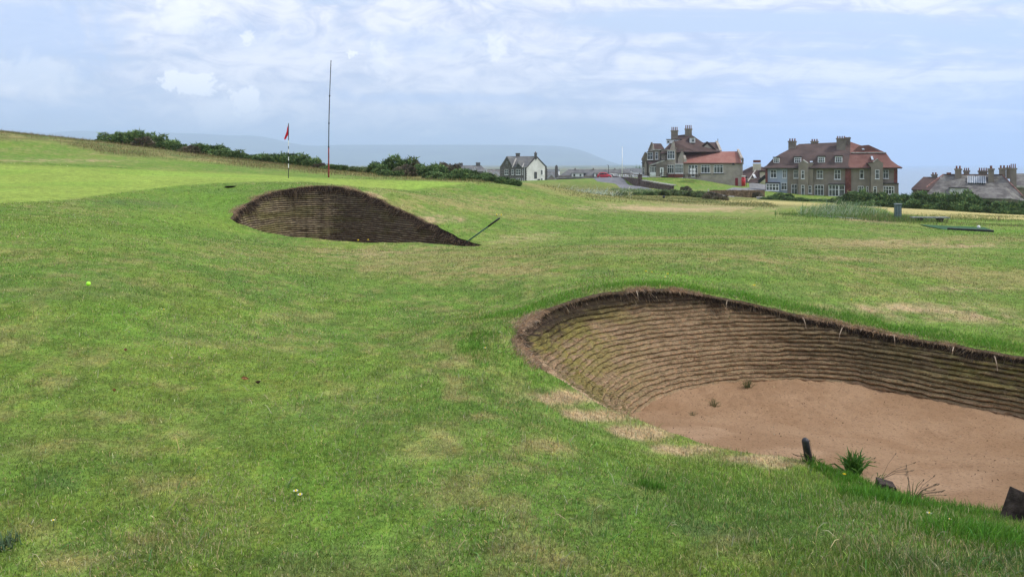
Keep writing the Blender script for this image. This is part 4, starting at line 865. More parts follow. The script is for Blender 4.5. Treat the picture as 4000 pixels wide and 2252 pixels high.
# ------------------------------------------------------------------ buildings
M_render = mat("brown_roughcast", (.28, .235, .19), .95, .1, .10, .5, bump=.02, bscale=5, detail=8); M_render2 = mat("grey_beige_roughcast", (.41, .355, .30), .95, .1, .10, .5, detail=8)
M_dkrender = mat("dark_roughcast", (.225, .19, .16), .95, .1, .14, .6, detail=8); M_bluewall = mat("pale_blue_render", (.36, .40, .46), .9, .1, .06, .5)
M_whitewall = mat("white_render", (.60, .60, .56), .9, .1, .08, .35, detail=8); M_stone = mat("dark_stone", (.13, .115, .105), .95, .1, .3, 3, detail=6)
M_brick = mat("red_brick", (.20, .075, .06), .9, .1, .2, 4); M_cream = mat("cream_render", (.62, .56, .44), .9, .1, .05, 1)
def roof_mat(name, c1, c2, sc_=.5, tile=2.2):
    m = bpy.data.materials.new(name); m.use_nodes = True; n = NT(m.node_tree); b = n.n['Principled BSDF']; cc = n.new('ShaderNodeTexCoord').outputs['Object']
    a = n.noise(cc, sc_, 8, .65); f = n.noise(cc, 4, 4, .7)
    c = n.mix(n.ramp(a, .38, .62), c1, c2); c = n.mix(n.ramp(f, .45, .7, 0, .5), c, tuple(v*.55 for v in c1))
    wv = n.new('ShaderNodeTexWave', wave_type='BANDS', bands_direction='Z'); wv.inputs['Scale'].default_value = tile; wv.inputs['Distortion'].default_value = .6; n.l.new(cc, wv.inputs[0])
    c = n.mix(n.ramp(wv.outputs['Fac'], .0, .25, .35, 0), c, tuple(v*.5 for v in c1))
    n.put(b.inputs['Base Color'], c); b.inputs['Roughness'].default_value = .9; b.inputs['Specular IOR Level'].default_value = .1; return m
M_rbrown = roof_mat("brown_roof_tiles", (.085, .058, .054), (.125, .085, .075)); M_rred = roof_mat("red_roof_tiles_lit", (.19, .092, .076), (.245, .128, .105)); M_rmid = roof_mat("russet_roof_tiles_shaded", (.095, .070, .064), (.135, .095, .085))  # red and russet tiles also hold the lit and shaded roof halves in colour
M_rpink = roof_mat("pinkish_roof_tiles", (.32, .145, .115), (.37, .19, .15)); M_slate = roof_mat("grey_slate", (.13, .13, .135), (.20, .195, .185)); M_slate2 = roof_mat("lichened_slate", (.115, .105, .10), (.23, .22, .20), .9)
M_glass = mat("window_glass", (.012, .015, .02), .08, .6, .3, .8, col2=(.16, .165, .17)); M_glass2 = mat("skylight_glass", (.45, .52, .6), .1, .6, .1)
M_pot = mat("clay_pot", (.22, .09, .06), .8, .2, .2, 3); M_trim = mat("dark_trim", (.05, .045, .045), .7, .3, .1); M_copper = mat("dark_wood", (.05, .035, .03), .8, .2, .2)
M_ridge = mat("ridge_tile", (.24, .13, .11), .8, .2, .2, 3); M_wood = mat("fence_wood", (.20, .14, .09), .9, .1, .25, 3); M_rdoor = mat("red_door", (.26, .03, .035), .6, .3, .1); M_coping = mat("pale_coping", (.45, .43, .39), .9, .1, .15, 2)
M_rubble = mat("rubble_stone_wall", (.12, .085, .07), .95, .1, .35, 2.2, detail=7, bump=.03, bscale=3)

class B:
    """a building facing the viewer: local x along the front, y away from it, z up; zoom = (x0, y0, scale) maps measured facade coordinates to photo pixels"""
    def __init__(s, name, zoom, X0, Y0, D, label, cat, turn=0., group=None):
        s.zx, s.zy, s.zs = zoom; s.D = D; px = s.zx+X0*s.zs; s.al = math.atan2(px-2000, F); s.r0 = D/math.cos(s.al)
        s.X0 = X0; s.Y0 = Y0; s.z0 = EYE-(s.zy+Y0*s.zs-HY)/F*D
        s.o = empty(name, (s.r0*math.sin(s.al), s.r0*math.cos(s.al), s.z0), -s.al, label, cat, group)
    def pt(s, X, Y, w=0.):
        px = s.zx+X*s.zs; py = s.zy+Y*s.zs; t_ = (px-2000)/F; ca, sa = math.cos(s.al), math.sin(s.al); r = s.r0+w
        u = r*(t_*ca-sa)/(ca+t_*sa); return Vector((u, w, EYE-(py-HY)/F*(r*ca-u*sa*0)-s.z0))
    def x(s, X, w=0.): return s.pt(X, s.Y0, w).x
    def z(s, Y, w=0.): return s.pt(s.X0, Y, w).z
    def part(s, name, bm, m, parent=None): return bm_obj(name, bm, m, parent or s.o)
    def block(s, X0, X1, Y0, Y1, w0, w1, m, name="wall"):
        bm = bmesh.new(); box(bm, s.x(X0, w0), s.x(X1, w0), w0, w1, s.z(Y1, w0), s.z(Y0, w0)); return s.part(name, bm, m)
    def gable(s, poly, w0, w1, m, name="wall"):
        bm = bmesh.new(); prism(bm, [(s.pt(X, Y, w0).x, s.pt(X, Y, w0).z) for X, Y in poly], w0, w1); return s.part(name, bm, m)
    def faces(s, name, polys, m, thick=.18):
        bm = bmesh.new(); ca = {}
        def v(p):
            k = tuple(round(c, 3) for c in p)
            if k not in ca: ca[k] = bm.verts.new(p)
            return ca[k]
        for poly in polys: bm.faces.new([v(s.pt(*p) if not isinstance(p, Vector) else p) for p in poly])
        bmesh.ops.recalc_face_normals(bm, faces=bm.faces); bmesh.ops.solidify(bm, geom=bm.faces[:], thickness=thick)
        return s.part(name, bm, m)
    def window(s, X0, X1, Y0, Y1, cols=2, rows=2, w=0., split=.4, arch=False, fm=None, pm=None, name="window", ft=None, sill=True):
        x0, x1, z1, z0 = s.x(X0, w), s.x(X1, w), s.z(Y0, w), s.z(Y1, w); t_ = ft or max(.07, (x1-x0)*.055); W_, Hh = x1-x0, z1-z0; fr = bmesh.new(); ys0, ys1 = w-.07, w+.05
        box(fr, x0, x0+t_, ys0, ys1, z0, z1); box(fr, x1-t_, x1, ys0, ys1, z0, z1); box(fr, x0+t_, x1-t_, ys0, ys1, z1-t_, z1); box(fr, x0+t_, x1-t_, ys0, ys1, z0, z0+t_)
        for k in range(1, cols): xm = x0+W_*k/cols; box(fr, xm-t_*.45, xm+t_*.45, ys0+.01, ys1, z0+t_, z1-t_)
        for k in range(1, rows): zm = z1-Hh*(split if rows == 2 else k/rows); box(fr, x0+t_, x1-t_, ys0+.015, ys1, zm-t_*.45, zm+t_*.45)
        if sill: box(fr, x0-.08, x1+.08, ys0-.08, w-.0, z0-.10, z0-.002)
        f = s.part(name, fr, fm or M_white); pn = bmesh.new()
        if arch:
            zc = z1-W_*.35; pl = [(x0+t_*.5, z0+t_*.5), (x1-t_*.5, z0+t_*.5), (x1-t_*.5, zc)]+[(x0+W_/2+W_/2*.93*math.cos(a), zc+W_*.33*math.sin(a)) for a in (.4, .9, 1.57, 2.24, 2.74)]+[(x0+t_*.5, zc)]
            prism(pn, pl, w-.02, w+.04)
        else: box(pn, x0+t_*.5, x1-t_*.5, w-.025, w+.04, z0+t_*.5, z1-t_*.5)
        bm_obj("pane", pn, pm or M_glass, f); return f
    def chimney(s, X0, X1, Yt, Yb, w0, dep, m, pots, Yp, pm=None, cap=True):
        x0, x1, z1, z0 = s.x(X0, w0), s.x(X1, w0), s.z(Yt, w0), s.z(Yb, w0); bm = bmesh.new(); box(bm, x0, x1, w0, w0+dep, z0-.5, z1-.25)
        if cap: box(bm, x0-.10, x1+.10, w0-.10, w0+dep+.10, z1-.247, z1)
        c = s.part("chimney", bm, m); zp = s.z(Yp, w0)
        for k in range(pots):
            q = x0+(x1-x0)*(k+.5)/pots; b_ = bmesh.new(); rr = min(.17, (x1-x0)/pots*.32); tube(b_, [(q, w0+dep/2, z1-.02), (q, w0+dep/2, z1+(zp-z1)*.85), (q, w0+dep/2, z1+(zp-z1)*.86), (q, w0+dep/2, zp)], [rr, rr*.8, rr, rr], 8)
            bm_obj("chimney_pot", b_, pm or M_pot, c)
        return c
    def dormer(s, X0, X1, Y0, Y1, w, dep, cols=3, rows=2, m=None, rm=None, over=8):
        f = s.block(X0, X1, Y0, Y1, w+.02, w+dep, m or M_white, "dormer"); bm = bmesh.new(); z1 = s.z(Y0, w); box(bm, s.x(X0-over, w), s.x(X1+over, w), w-.2, w+dep, z1+.002, z1+.16)
        bm_obj("dormer_roof", bm, rm or M_trim, f)
        wn = s.window(X0+(X1-X0)*.06, X1-(X1-X0)*.06, Y0+(Y1-Y0)*.12, Y1-(Y1-Y0)*.12, cols, rows, w, sill=False)

# --- the long russet-roofed house
q = B("terrace_house", (2900, 480, .27174), 1500, 1075, 130, "long brown roughcast house with a big russet hipped roof and many white windows", "house")
q.block(360, 645, 640, 1100, 0, 11, M_bluewall); q.block(646, 1481, 640, 1100, .03, 11, M_render); q.block(1560, 2182, 640, 1100, .03, 11, M_render)
q.block(330, 362, 640, 1100, -.12, 10.9, M_brick, "pilaster"); q.block(1479, 1562, 640, 1100, -.15, 1, M_brick, "pilaster"); q.block(2180, 2230, 640, 1100, -.1, 10.9, M_brick, "pilaster")
RG = [((285,650,-.9),(1545,645,-.9),(2302,638,-.9)), ((345,615,-.2),(1520,600,-.2),(2235,608,-.2)), ((450,500,1.0),(1535,520,1.0),(2140,540,1.0)), ((545,440,2.2),(1550,432,2.2),(2062,432,2.2)), ((822,296,6.),(1552,272,6.),(1680,318,6.))]
def mir(p, wd=12.): return (p[0], p[1], wd-p[2]) 
def back(b_, p, wd=12.): v = b_.pt(*p); return Vector((v.x, wd-p[2], v.z))
lf, rt, bk = [], [], []
for a, b in zip(RG, RG[1:]):
    lf.append([a[0], a[1], b[1], b[0]]); rt.append([a[1], a[2], b[2], b[1]])
    lf.append([back(q, a[0]), q.pt(*a[0]), q.pt(*b[0]), back(q, b[0])]) if b[0][2] < 6 else lf.append([back(q, a[0]), q.pt(*a[0]), q.pt(*b[0])])
    rt.append([q.pt(*a[2]), back(q, a[2]), back(q, b[2]), q.pt(*b[2])]) if b[2][2] < 6 else rt.append([q.pt(*a[2]), back(q, a[2]), q.pt(*b[2])])
    bk.append([back(q, a[2]), back(q, a[0]), back(q, b[0]), back(q, b[2])])
q.faces("roof", lf, M_rmid).__setitem__('label', "darker brown left half of the roof"); q.faces("roof", rt, M_rred).__setitem__('label', "redder right half of the roof"); q.faces("roof", bk, M_rmid)  # right half's sunnier facing painted through its redder, brighter tiles
q.block(1560, 2070, 424, 436, 1.9, 2.6, M_coping, "ridge_band")
q.gable([(1680,330),(1815,320),(2060,432),(1560,432)], 3.0, 9, M_rred, "upper_roof")
q.chimney(660, 767, 250, 420, 4.2, 2.0, M_dkrender, 3, 212); q.chimney(985, 1087, 255, 300, 6.0, 1.2, M_render, 3, 226); q.chimney(1352, 1484, 216, 420, 3.2, 1.6, M_dkrender, 4, 188); q.chimney(1478, 1552, 208, 330, 5.0, 1.6, M_dkrender, 2, 202)
for a in ((445,533,497,585),(745,845,490,585),(1083,1187,485,580),(1330,1437,480,580)): q.dormer(*a, .3, 3.2, 3, 2, rm=M_trim)
q.gable([(805,1090),(805,580),(842,560),(875,528),(912,560),(945,580),(945,1090)], -1.3, 1.5, M_render, "stair_tower"); q.gable([(945,1090),(945,575),(1030,575),(985,640),(1015,650),(1015,1090)], -.7, 1.2, M_render, "stair_tower")
q.gable([(866,540),(875,524),(945,576),(938,582)], -1.42, 1.0, M_coping, "coping"); q.gable([(1875,560),(1944,512),(1952,516),(1890,568)], -1.42, 1.0, M_coping, "coping")
q.gable([(1795,575),(1870,570),(1900,548),(1944,520),(2000,565),(2022,572),(2022,1090),(1850,1090),(1850,640)], -1.3, 1.5, M_render, "stair_tower")
q.gable([(1784,574),(1872,566),(1872,572),(1784,580)], -1.4, .5, M_trim, "coping")
for a in ((405,490,680,797,2,2),(578,630,680,798,2,2),(738,803,680,800,2,2),(1070,1158,680,803,2,2),(1320,1413,675,810,2,2),(1687,1746,672,800,1,2),(2020,2100,668,795,2,2)): q.window(*a, w=0)
q.window(846, 890, 684, 806, 1, 2, w=-1.3); q.window(1908, 1968, 672, 800, 1, 2, w=-1.3)
q.block(335, 528, 880, 1090, -.9, 0, M_bluewall, "bay"); q.window(338, 526, 885, 990, 4, 2, w=-.92); q.block(328, 535, 864, 880, -1.1, 0, M_trim, "cornice")
q.window(560, 640, 868, 975, 2, 2, w=0, arch=True, name="arched_door"); q.window(703, 790, 890, 1040, 2, 2, w=0, arch=True); q.window(845, 892, 900, 1062, 1, 2, w=-1.3, arch=True, name="door", split=.25); q.window(948, 992, 905, 1020, 1, 2, w=-.7)
q.window(1038, 1170, 895, 1050, 3, 2, w=0, arch=True); q.block(1245, 1470, 895, 1075, -1.0, 0, M_render, "bay"); q.window(1240, 1385, 893, 1058, 3, 2, w=-1.02); q.window(1388, 1470, 893, 1058, 1, 2, w=-1.02); q.block(1235, 1478, 878, 893, -1.2, 0, M_trim, "cornice")
q.window(1660, 1742, 905, 1010, 3, 2, w=0); q.window(1782, 1812, 908, 1010, 1, 2, w=0); q.window(1882, 1932, 910, 1040, 1, 2, w=-1.3, arch=True, name="door", split=.25)
q.block(1995, 2245, 870, 1090, -.8, 0, M_render, "bay"); q.window(2022, 2182, 903, 1015, 4, 2, w=-.82); q.block(1988, 2250, 858, 870, -1.0, 0, M_trim, "cornice")
def skyl(b_, X0, X1, Y0, Y1, w, sk=0, m=None):
    x0, x1, z1, z0 = b_.x(X0, w), b_.x(X1, w), b_.z(Y0, w), b_.z(Y1, w); bm = bmesh.new(); s2 = (x1-x0)*sk
    vs = [(x0, z1), (x1-s2, z1), (x1, z0), (x0+s2, z0)]; a = [bm.verts.new((x, w+(.9 if i < 2 else 0), z)) for i, (x, z) in enumerate(vs)]; b = [bm.verts.new((x, w+.3+(.9 if i < 2 else 0), z-.1)) for i, (x, z) in enumerate(vs)]
    bm.faces.new(a); bm.faces.new(b[::-1])
    for i in range(4): bm.faces.new((a[i], a[(i+1) % 4], b[(i+1) % 4], b[i]))
    b_.part("skylight", bm, m or M_glass2)
skyl(q, 1703, 1757, 343, 385, 2.6, .4); skyl(q, 1845, 1888, 478, 528, .3, .3); skyl(q, 970, 1012, 515, 565, .3, 0)
q.block(300, 2290, 648, 656, -.98, -.75, M_trim, "gutter")

# --- the clubhouse
q = B("clubhouse", (2450, 450, .20687), 1200, 1160, 162, "large rambling clubhouse with steep brown roofs, tall chimneys and a red-roofed wing", "clubhouse")
q.block(1062, 2172, 900, 1360, 0, 9, M_render2); q.block(2150, 2182, 900, 1360, -.15, 9.1, M_render2, "corner_pier")
q.faces("wing_roof", [[(1062,908,-.35),(2165,905,-.35),(2092,686,4.5),(1050,690,4.5)], [q.pt(1050,690,4.5), q.pt(2092,686,4.5), Vector((q.pt(2165,905,-.35).x, 9.4, q.pt(2165,905,-.35).z)), Vector((q.pt(1062,908,-.35).x, 9.4, q.pt(1062,908,-.35).z))]], M_rpink)
def slab(b_, pts_, th, m, name):    # a raised gable coping: line of points (X,Y,w) given thickness
    bm = bmesh.new(); P_ = [b_.pt(*p) for p in pts_]
    for a, c in zip(P_, P_[1:]):
        v = [bm.verts.new(p+Vector((dx_, 0, dz_))) for p in (a, c) for dx_, dz_ in ((-th, -th*1.5), (th, -th*1.5), (th, th), (-th, th))]
        for f in ((0,1,2,3),(7,6,5,4),(0,4,5,1),(1,5,6,2),(2,6,7,3),(3,7,4,0)): bm.faces.new([v[i] for i in f])
    return b_.part(name, bm, m)
slab(q, [(2180,835,-.4),(2165,820,-.3),(2092,660,4.5)], .22, M_render2, "gable_coping"); slab(q, [(2180,900,-.4),(2180,830,-.4)], .2, M_render2, "gable_coping"); slab(q, [(1098,850,-.4),(1085,800,-.2),(1025,668,4.5)], .25, M_render2, "gable_coping")
q.gable([(955,1110),(955,830),(985,760),(1025,675),(1062,700),(1075,780),(1100,850),(1062,905),(1062,1110)], .15, .6, M_render2, "gable_wall")
q.block(1060, 2176, 900, 910, -.5, -.3, M_trim, "gutter")
q.window(1155, 1215, 942, 1095, 1, 2, split=.3); q.window(1272, 1328, 942, 1095, 1, 2, split=.3); q.window(1213, 1272, 942, 1160, 1, 2, split=.2, name="door")
for a, b in ((1393,1567),(1635,1810)): q.window(a, b, 938, 1092, 3, 2, split=.25); q.block(a-14, b+14, 1096, 1106, -.25, -.02, M_trim, "sill")
q.window(2038, 2092, 1180, 1325, 1, 1, fm=M_rdoor, pm=M_rdoor, name="door", sill=False); q.block(1985, 2025, 908, 938, -.4, .1, M_trim, "wall_lamp")
# main block
q.block(640, 1062, 640, 1180, .8, 12, M_dkrender); q.block(1062, 1755, 640, 905, 5.5, 14, M_render2)
q.block(758, 900, 640, 1180, -.2, 1.5, M_render2, "bay"); q.block(895, 1060, 905, 1180, -.6, 1.5, M_render2, "bay")
q.block(755, 888, 1102, 1170, -.42, -.18, M_brick, "brick_base"); q.block(888, 1058, 1100, 1178, -.85, -.58, M_brick, "brick_base")
q.window(757, 882, 935, 1098, 3, 2, w=-.35, split=.35); q.window(900, 1057, 922, 1098, 4, 2, w=-.75, split=.35); q.window(760, 897, 670, 828, 3, 2, w=-.35, split=.4); q.block(755, 900, 650, 668, -.5, 0, M_render2, "cornice")
q.gable([(800,655),(845,530),(862,488),(885,500),(905,600),(925,640),(925,905),(800,905)], .2, 3, M_render2, "tower"); q.gable([(905,640),(905,605),(935,605),(935,640)], .1, .9, M_dkrender, "tower_corbel")
ap = [(955,378,7.),(1190,352,7.)]
q.faces("main_roof", [[(620,720,.2),(1062,690,.2),ap[1],ap[0]], [(1062,690,.2),(1760,690,4.),(1425,515,6.),ap[1]], [q.pt(620,720,.2), q.pt(*ap[0]), Vector((q.pt(620,720,.2).x, 13, q.pt(620,720,.2).z))],
    [q.pt(*ap[0]), q.pt(*ap[1]), Vector((q.pt(1425,515,6).x, 13, q.pt(1500,690,6).z)), Vector((q.pt(620,720,.2).x, 13, q.pt(620,720,.2).z))], [q.pt(1425,515,6.), q.pt(1760,690,4.), Vector((q.pt(1425,515,6).x, 13, q.pt(1500,690,6).z)), q.pt(*ap[1])]], M_rbrown)
q.faces("upper_roof", [[(880,500,1.5),(1290,690,1.5),(900,700,.1)], [(880,500,1.5),(1150,420,6.),(1290,690,1.5)]], M_rbrown)
q.faces("rear_roof", [[(1330,690,5.),(1760,690,5.),(1690,512,8.5),(1400,520,8.5)], [q.pt(1400,520,8.5), q.pt(1690,512,8.5), Vector((q.pt(1760,690,5).x, 13, q.pt(1760,690,5).z)), Vector((q.pt(1330,690,5).x, 13, q.pt(1330,690,5).z))]], M_rbrown)
q.gable([(1340,680),(1510,522),(1665,680)], 4.3, 7, M_render2, "gable_wall"); slab(q, [(1325,680,4.2),(1510,512,4.2)], .14, M_rbrown, "gable_coping"); slab(q, [(1680,680,4.2),(1510,512,4.2)], .14, M_rbrown, "gable_coping"); slab(q, [(1765,680,5.),(1690,508,8.5)], .25, M_render2, "gable_coping")
q.chimney(828, 957, 283, 440, 5.8, 1.6, M_render, 4, 218); q.chimney(1090, 1222, 253, 400, 6.2, 1.6, M_render, 4, 186)
q.block(742, 1000, 458, 530, 3.6, 6, M_white, "dormer"); q.window(750, 800, 478, 525, 1, 1, w=3.58, sill=False); q.window(880, 950, 470, 510, 2, 1, w=3.58, sill=False); q.block(735, 1030, 448, 458, 3.4, 6, M_trim, "dormer_roof")
q.block(1178, 1286, 425, 520, 4.0, 7, M_white, "dormer"); q.window(1212, 1270, 442, 505, 1, 2, w=3.98, sill=False); q.block(1168, 1292, 416, 425, 3.8, 7, M_trim, "dormer_roof")
# left wing
q.gable([(405,1160),(405,665),(440,580),(465,520),(490,545),(510,640),(640,640),(640,1160)], 1.6, 9, M_render2); q.faces("wing_roof", [[(480,655,1.5),(700,650,1.5),(640,530,4.5),(465,528,4.5)], [q.pt(465,528,4.5), q.pt(640,530,4.5), Vector((q.pt(700,650,1.5).x, 8, q.pt(700,650,1.5).z)), Vector((q.pt(480,655,1.5).x, 8, q.pt(480,655,1.5).z))]], M_rbrown)
slab(q, [(405,668,1.4),(465,520,1.4)], .16, M_render2, "gable_coping"); q.block(378, 484, 690, 850, .8, 2, M_render2, "bay"); q.window(382, 484, 700, 838, 2, 2, w=.78); q.block(370, 490, 682, 692, .6, 2, M_trim, "cornice")
q.block(490, 620, 655, 860, 1.0, 2, M_dkrender, "bay"); q.block(480, 668, 640, 657, .8, 2, M_coping, "cornice"); q.window(530, 582, 695, 830, 1, 2, w=.98); q.window(662, 708, 720, 825, 1, 1, w=.78, fm=M_render2, pm=M_dkrender)
q.gable([(280,1150),(280,850),(300,800),(350,702),(368,720),(372,800),(405,870),(420,1150)], 2.6, 8, M_dkrender); slab(q, [(280,835,2.5),(345,705,2.5)], .15, M_render2, "gable_coping"); q.block(262, 300, 895, 905, 2.2, 4, M_trim, "cornice")
q.window(290, 322, 990, 1130, 1, 2, w=2.58, name="door"); q.gable([(325,1150),(325,930),(348,870),(368,930),(368,1150)], 2.2, 2.7, M_render2, "porch")
q.faces("porch_roof", [[(420,950,-.8),(760,960,-1.),(750,850,1.5),(520,880,1.5)], [(370,880,1.2),(430,950,-.8),(500,880,1.5),(610,860,1.5)]], M_rbrown)
q.gable([(540,1160),(540,935),(640,870),(755,852),(755,1160)], -1.0, 1.0, M_dkrender, "porch"); slab(q, [(425,945,-1.1),(700,850,-1.1)], .12, M_coping, "porch_edge")
q.block(425, 548, 975, 1158, -.75, .9, M_white, "porch_door_frame"); q.window(428, 546, 970, 1150, 4, 2, w=-.78, split=.62, name="door", sill=False, pm=M_glass)
q.block(432, 542, 1085, 1148, -.92, -.80, M_white, "door_panel"); q.window(618, 686, 988, 1148, 1, 1, w=-1.02, name="door", ft=.25, sill=False); q.block(412, 2180, 1345, 1360, .3, .5, M_render2, "plinth"); slab(q, [(1710,508,8.5),(1712,455,8.5)], .06, M_trim, "aerial")

# --- the grey stone house
q = B("stone_house", (1900, 450, .27174), 570, 960, 228, "grey stone house with slate roofs and a bright white gable end", "house")
def poly3(b_, name, polys, m, th=.2): return b_.faces(name, polys, m, th)
sd = 6.
q.gable([(195,975),(195,745),(290,592),(380,745),(430,745),(457,655),(510,745),(570,745),(570,975)], 0, 1, M_stone); poly3(q, "gable_wall", [[(570,975,0),(855,975,sd),(858,742,sd),(716,592,sd/2),(572,745,0)]], M_whitewall)
poly3(q, "wall", [[(195,975,1.),(855,975,sd),(858,742,sd),(196,745,1.)]], M_stone)
RGx = (716,590,sd/2)
poly3(q, "roof", [[(540,752,-.3),(578,745,-.2),RGx,(290,590,4.),(380,750,.3)], [q.pt(*RGx), q.pt(864,742,sd), q.pt(440,742,sd+4), q.pt(290,590,4.)]], M_slate)
poly3(q, "cross_roof", [[(190,750,-.3),(292,588,-.3),(330,590,4.),(300,745,6.)], [(292,588,-.3),(385,752,-.3),(420,640,2.5),(330,590,4.)]], M_slate); poly3(q, "gablet_roof", [[(420,750,-.35),(457,650,-.35),(560,645,3.2),(520,750,.8)], [(457,650,-.35),(512,748,-.35),(560,645,3.2)]], M_slate)
slab(q, [(372,748,-.4),(425,625,2.6)], .14, M_coping, "roof_flashing"); slab(q, [(516,748,-.3),(560,648,2.4)], .12, M_coping, "roof_flashing"); slab(q, [(575,748,-.05),RGx,(862,742,sd)], .14, M_trim, "bargeboard")
q.chimney(422, 482, 545, 600, 3.5, 1.2, M_stone, 2, 548); q.chimney(688, 726, 540, 610, 2.6, 1.2, M_stone, 1, 524)
for a in ((262,313,778,855,2),(362,391,780,855,1),(424,493,778,855,2),(424,493,905,975,2),(513,526,778,850,1),(513,526,905,970,1)): q.window(*a, 2, w=0, split=.5)
q.window(282, 303, 665, 700, 1, 1, w=0, fm=M_coping, sill=False)
def sidewin(b_, X0, X1, Y0, Y1, fm=None):     # window on the receding white gable
    k = lambda X: (X-570)/285*sd
    bm = bmesh.new(); a, b = b_.pt(X0, Y0, k(X0)-.12), b_.pt(X1, Y1, k(X1)-.12); c = [a, Vector((b.x, b.y, a.z)), b, Vector((a.x, a.y, b.z))]; v = [bm.verts.new(p) for p in c]; v2 = [bm.verts.new(p+Vector((.05, .3, 0))) for p in c]
    bm.faces.new(v); bm.faces.new(v2[::-1])
    for i in range(4): bm.faces.new((v[i], v[(i+1) % 4], v2[(i+1) % 4], v2[i]))
    f = b_.part("window", bm, fm or M_white); bm = bmesh.new(); dx_ = (b.x-a.x)*.16; dz_ = (a.z-b.z)*.07; n_ = Vector((-.02, -.05, 0))
    c = [a+Vector((dx_, dx_*.4, -dz_))+n_, Vector((b.x-dx_, b.y-dx_*.4, a.z-dz_))+n_, Vector((b.x-dx_, b.y-dx_*.4, b.z+dz_))+n_, Vector((a.x+dx_, a.y+dx_*.4, b.z+dz_))+n_]
    bm.faces.new([bm.verts.new(p) for p in c]); bmesh.ops.solidify(bm, geom=bm.faces[:], thickness=-.02); bm_obj("pane", bm, M_glass, f)
sidewin(q, 688, 727, 815, 912, M_trim); sidewin(q, 785, 820, 780, 857); sidewin(q, 785, 820, 903, 948); sidewin(q, 735, 772, 918, 955, M_trim)
for k in range(13):
    Y = 755+k*16; q.block(566, 584 if k % 2 else 576, Y, Y+9, -.12, .5, M_stone, "quoin")
    a = q.pt(850-(6 if k % 2 else 0), Y, sd-.15); bm = bmesh.new(); box(bm, a.x, a.x+(.75 if k % 2 else .45), a.y-.05, a.y+.5, a.z-.6, a.z); q.part("quoin", bm, M_stone)
slab(q, [(545,975,-.15),(547,750,-.15)], .12, M_white, "drainpipe")

# --- low slate buildings beyond the road
q = B("slate_roofed_house", (1900, 450, .27174), 1600, 910, 262, "long low building with a grey slate roof and white dormer windows behind the red car", "house")
q.block(1040, 2240, 870, 960, 0, 9, M_dkrender); q.faces("roof", [[(1000,905,-.4),(1120,905,-.4),(2240,905,-.4),(2010,778,5.),(1180,780,5.)], [q.pt(1180,780,5.), q.pt(2010,778,5.), Vector((q.pt(2240,905,-.4).x, 10.4, q.pt(2240,905,-.4).z)), Vector((q.pt(1000,905,-.4).x, 10.4, q.pt(1000,905,-.4).z))],
   [q.pt(2010,778,5.), q.pt(2240,905,-.4), Vector((q.pt(2240,905,-.4).x, 10.4, q.pt(2240,905,-.4).z))], [q.pt(1180,780,5.), q.pt(1000,905,-.4), Vector((q.pt(1000,905,-.4).x, 10.4, q.pt(1000,905,-.4).z))]], M_slate)
for a in ((1225,1395,838,885),(1550,1720,838,885),(1850,2020,838,885)):
    q.block(*a, -.2, 4, M_white, "dormer"); q.block(a[0]-8, a[1]+40, a[2]-8, a[2], -.4, 5, M_slate, "dormer_roof"); q.window(a[0]+22, a[0]+55, a[2]+4, a[3]-3, 1, 1, w=-.22, sill=False); q.window(a[0]+112, a[0]+142, a[2]+4, a[3]-3, 1, 1, w=-.22, sill=False)
for X in (1275, 1537, 1847): q.chimney(X-6, X+6, 765, 782, 4.6, .8, M_dkrender, 1, 757)
def cottage(zoom, X0, X1, Ye, Yr, Xr0, Xr1, D, Yb, wm, rm, label, gables=(), chim=(), barge=True, group=None, wins=()):
    q = B("cottage", zoom, (X0+X1)/2, Yb, D, label, "house", group=group); q.block(X0+4, X1-4, Ye-2, Yb+40, 0, 8, wm)
    q.faces("roof", [[(X0,Ye,-.4),(X1,Ye,-.4),(Xr1,Yr,4.),(Xr0,Yr,4.)], [q.pt(Xr0,Yr,4.), q.pt(Xr1,Yr,4.), Vector((q.pt(X1,Ye,-.4).x, 8.4, q.pt(X1,Ye,-.4).z)), Vector((q.pt(X0,Ye,-.4).x, 8.4, q.pt(X0,Ye,-.4).z))], [q.pt(X0,Ye,-.4), q.pt(Xr0,Yr,4.), Vector((q.pt(X0,Ye,-.4).x, 8.4, q.pt(X0,Ye,-.4).z))], [q.pt(X1,Ye,-.4), q.pt(Xr1,Yr,4.), Vector((q.pt(X1,Ye,-.4).x, 8.4, q.pt(X1,Ye,-.4).z))]], rm)
    for gx0, gx1, gy0, gy1, gm in gables:
        q.gable([(gx0,gy1+25),(gx0,gy1),((gx0+gx1)/2,gy0),(gx1,gy1),(gx1,gy1+25)], -1.2, 3, gm, "gable_wall"); mx_ = (gx0+gx1)/2
        q.faces("gable_roof", [[(gx0-4,gy1+2,-1.4),(mx_,gy0-2,-1.4),(mx_+4,gy0-2,3.),(gx0,gy1,3.)], [(mx_,gy0-2,-1.4),(gx1+4,gy1+2,-1.4),(gx1,gy1,3.),(mx_+4,gy0-2,3.)]], rm)
        if barge: slab(q, [(gx0-4,gy1+3,-1.55),(mx_,gy0,-1.55),(gx1+4,gy1+3,-1.55)], .2, M_white, "bargeboard")
    for c in chim: q.chimney(*c)
    for w_ in wins: q.window(*w_)
    return q
Z1 = (1900, 450, .27174); Z8 = (1200, 500, .3106); Z4 = (3500, 580, .25510); Z3 = (2900, 480, .27174)
cottage(Z1, 850, 1080, 915, 808, 870, 1010, 290, 945, M_dkrender, M_slate, "low pinkish gabled cottage with white bargeboards beside the stone stack", gables=((862,1000,843,915,M_render2),), wins=((870,902,930,945,2,1),))
q = B("stone_stack", Z1, 1006, 900, 285, "tall dark stone chimney stack rising behind the low pinkish cottage", "chimney"); q.gable([(984,900),(986,740),(997,718),(1017,718),(1027,745),(1028,900)], 0, 3, M_stone, "stack")
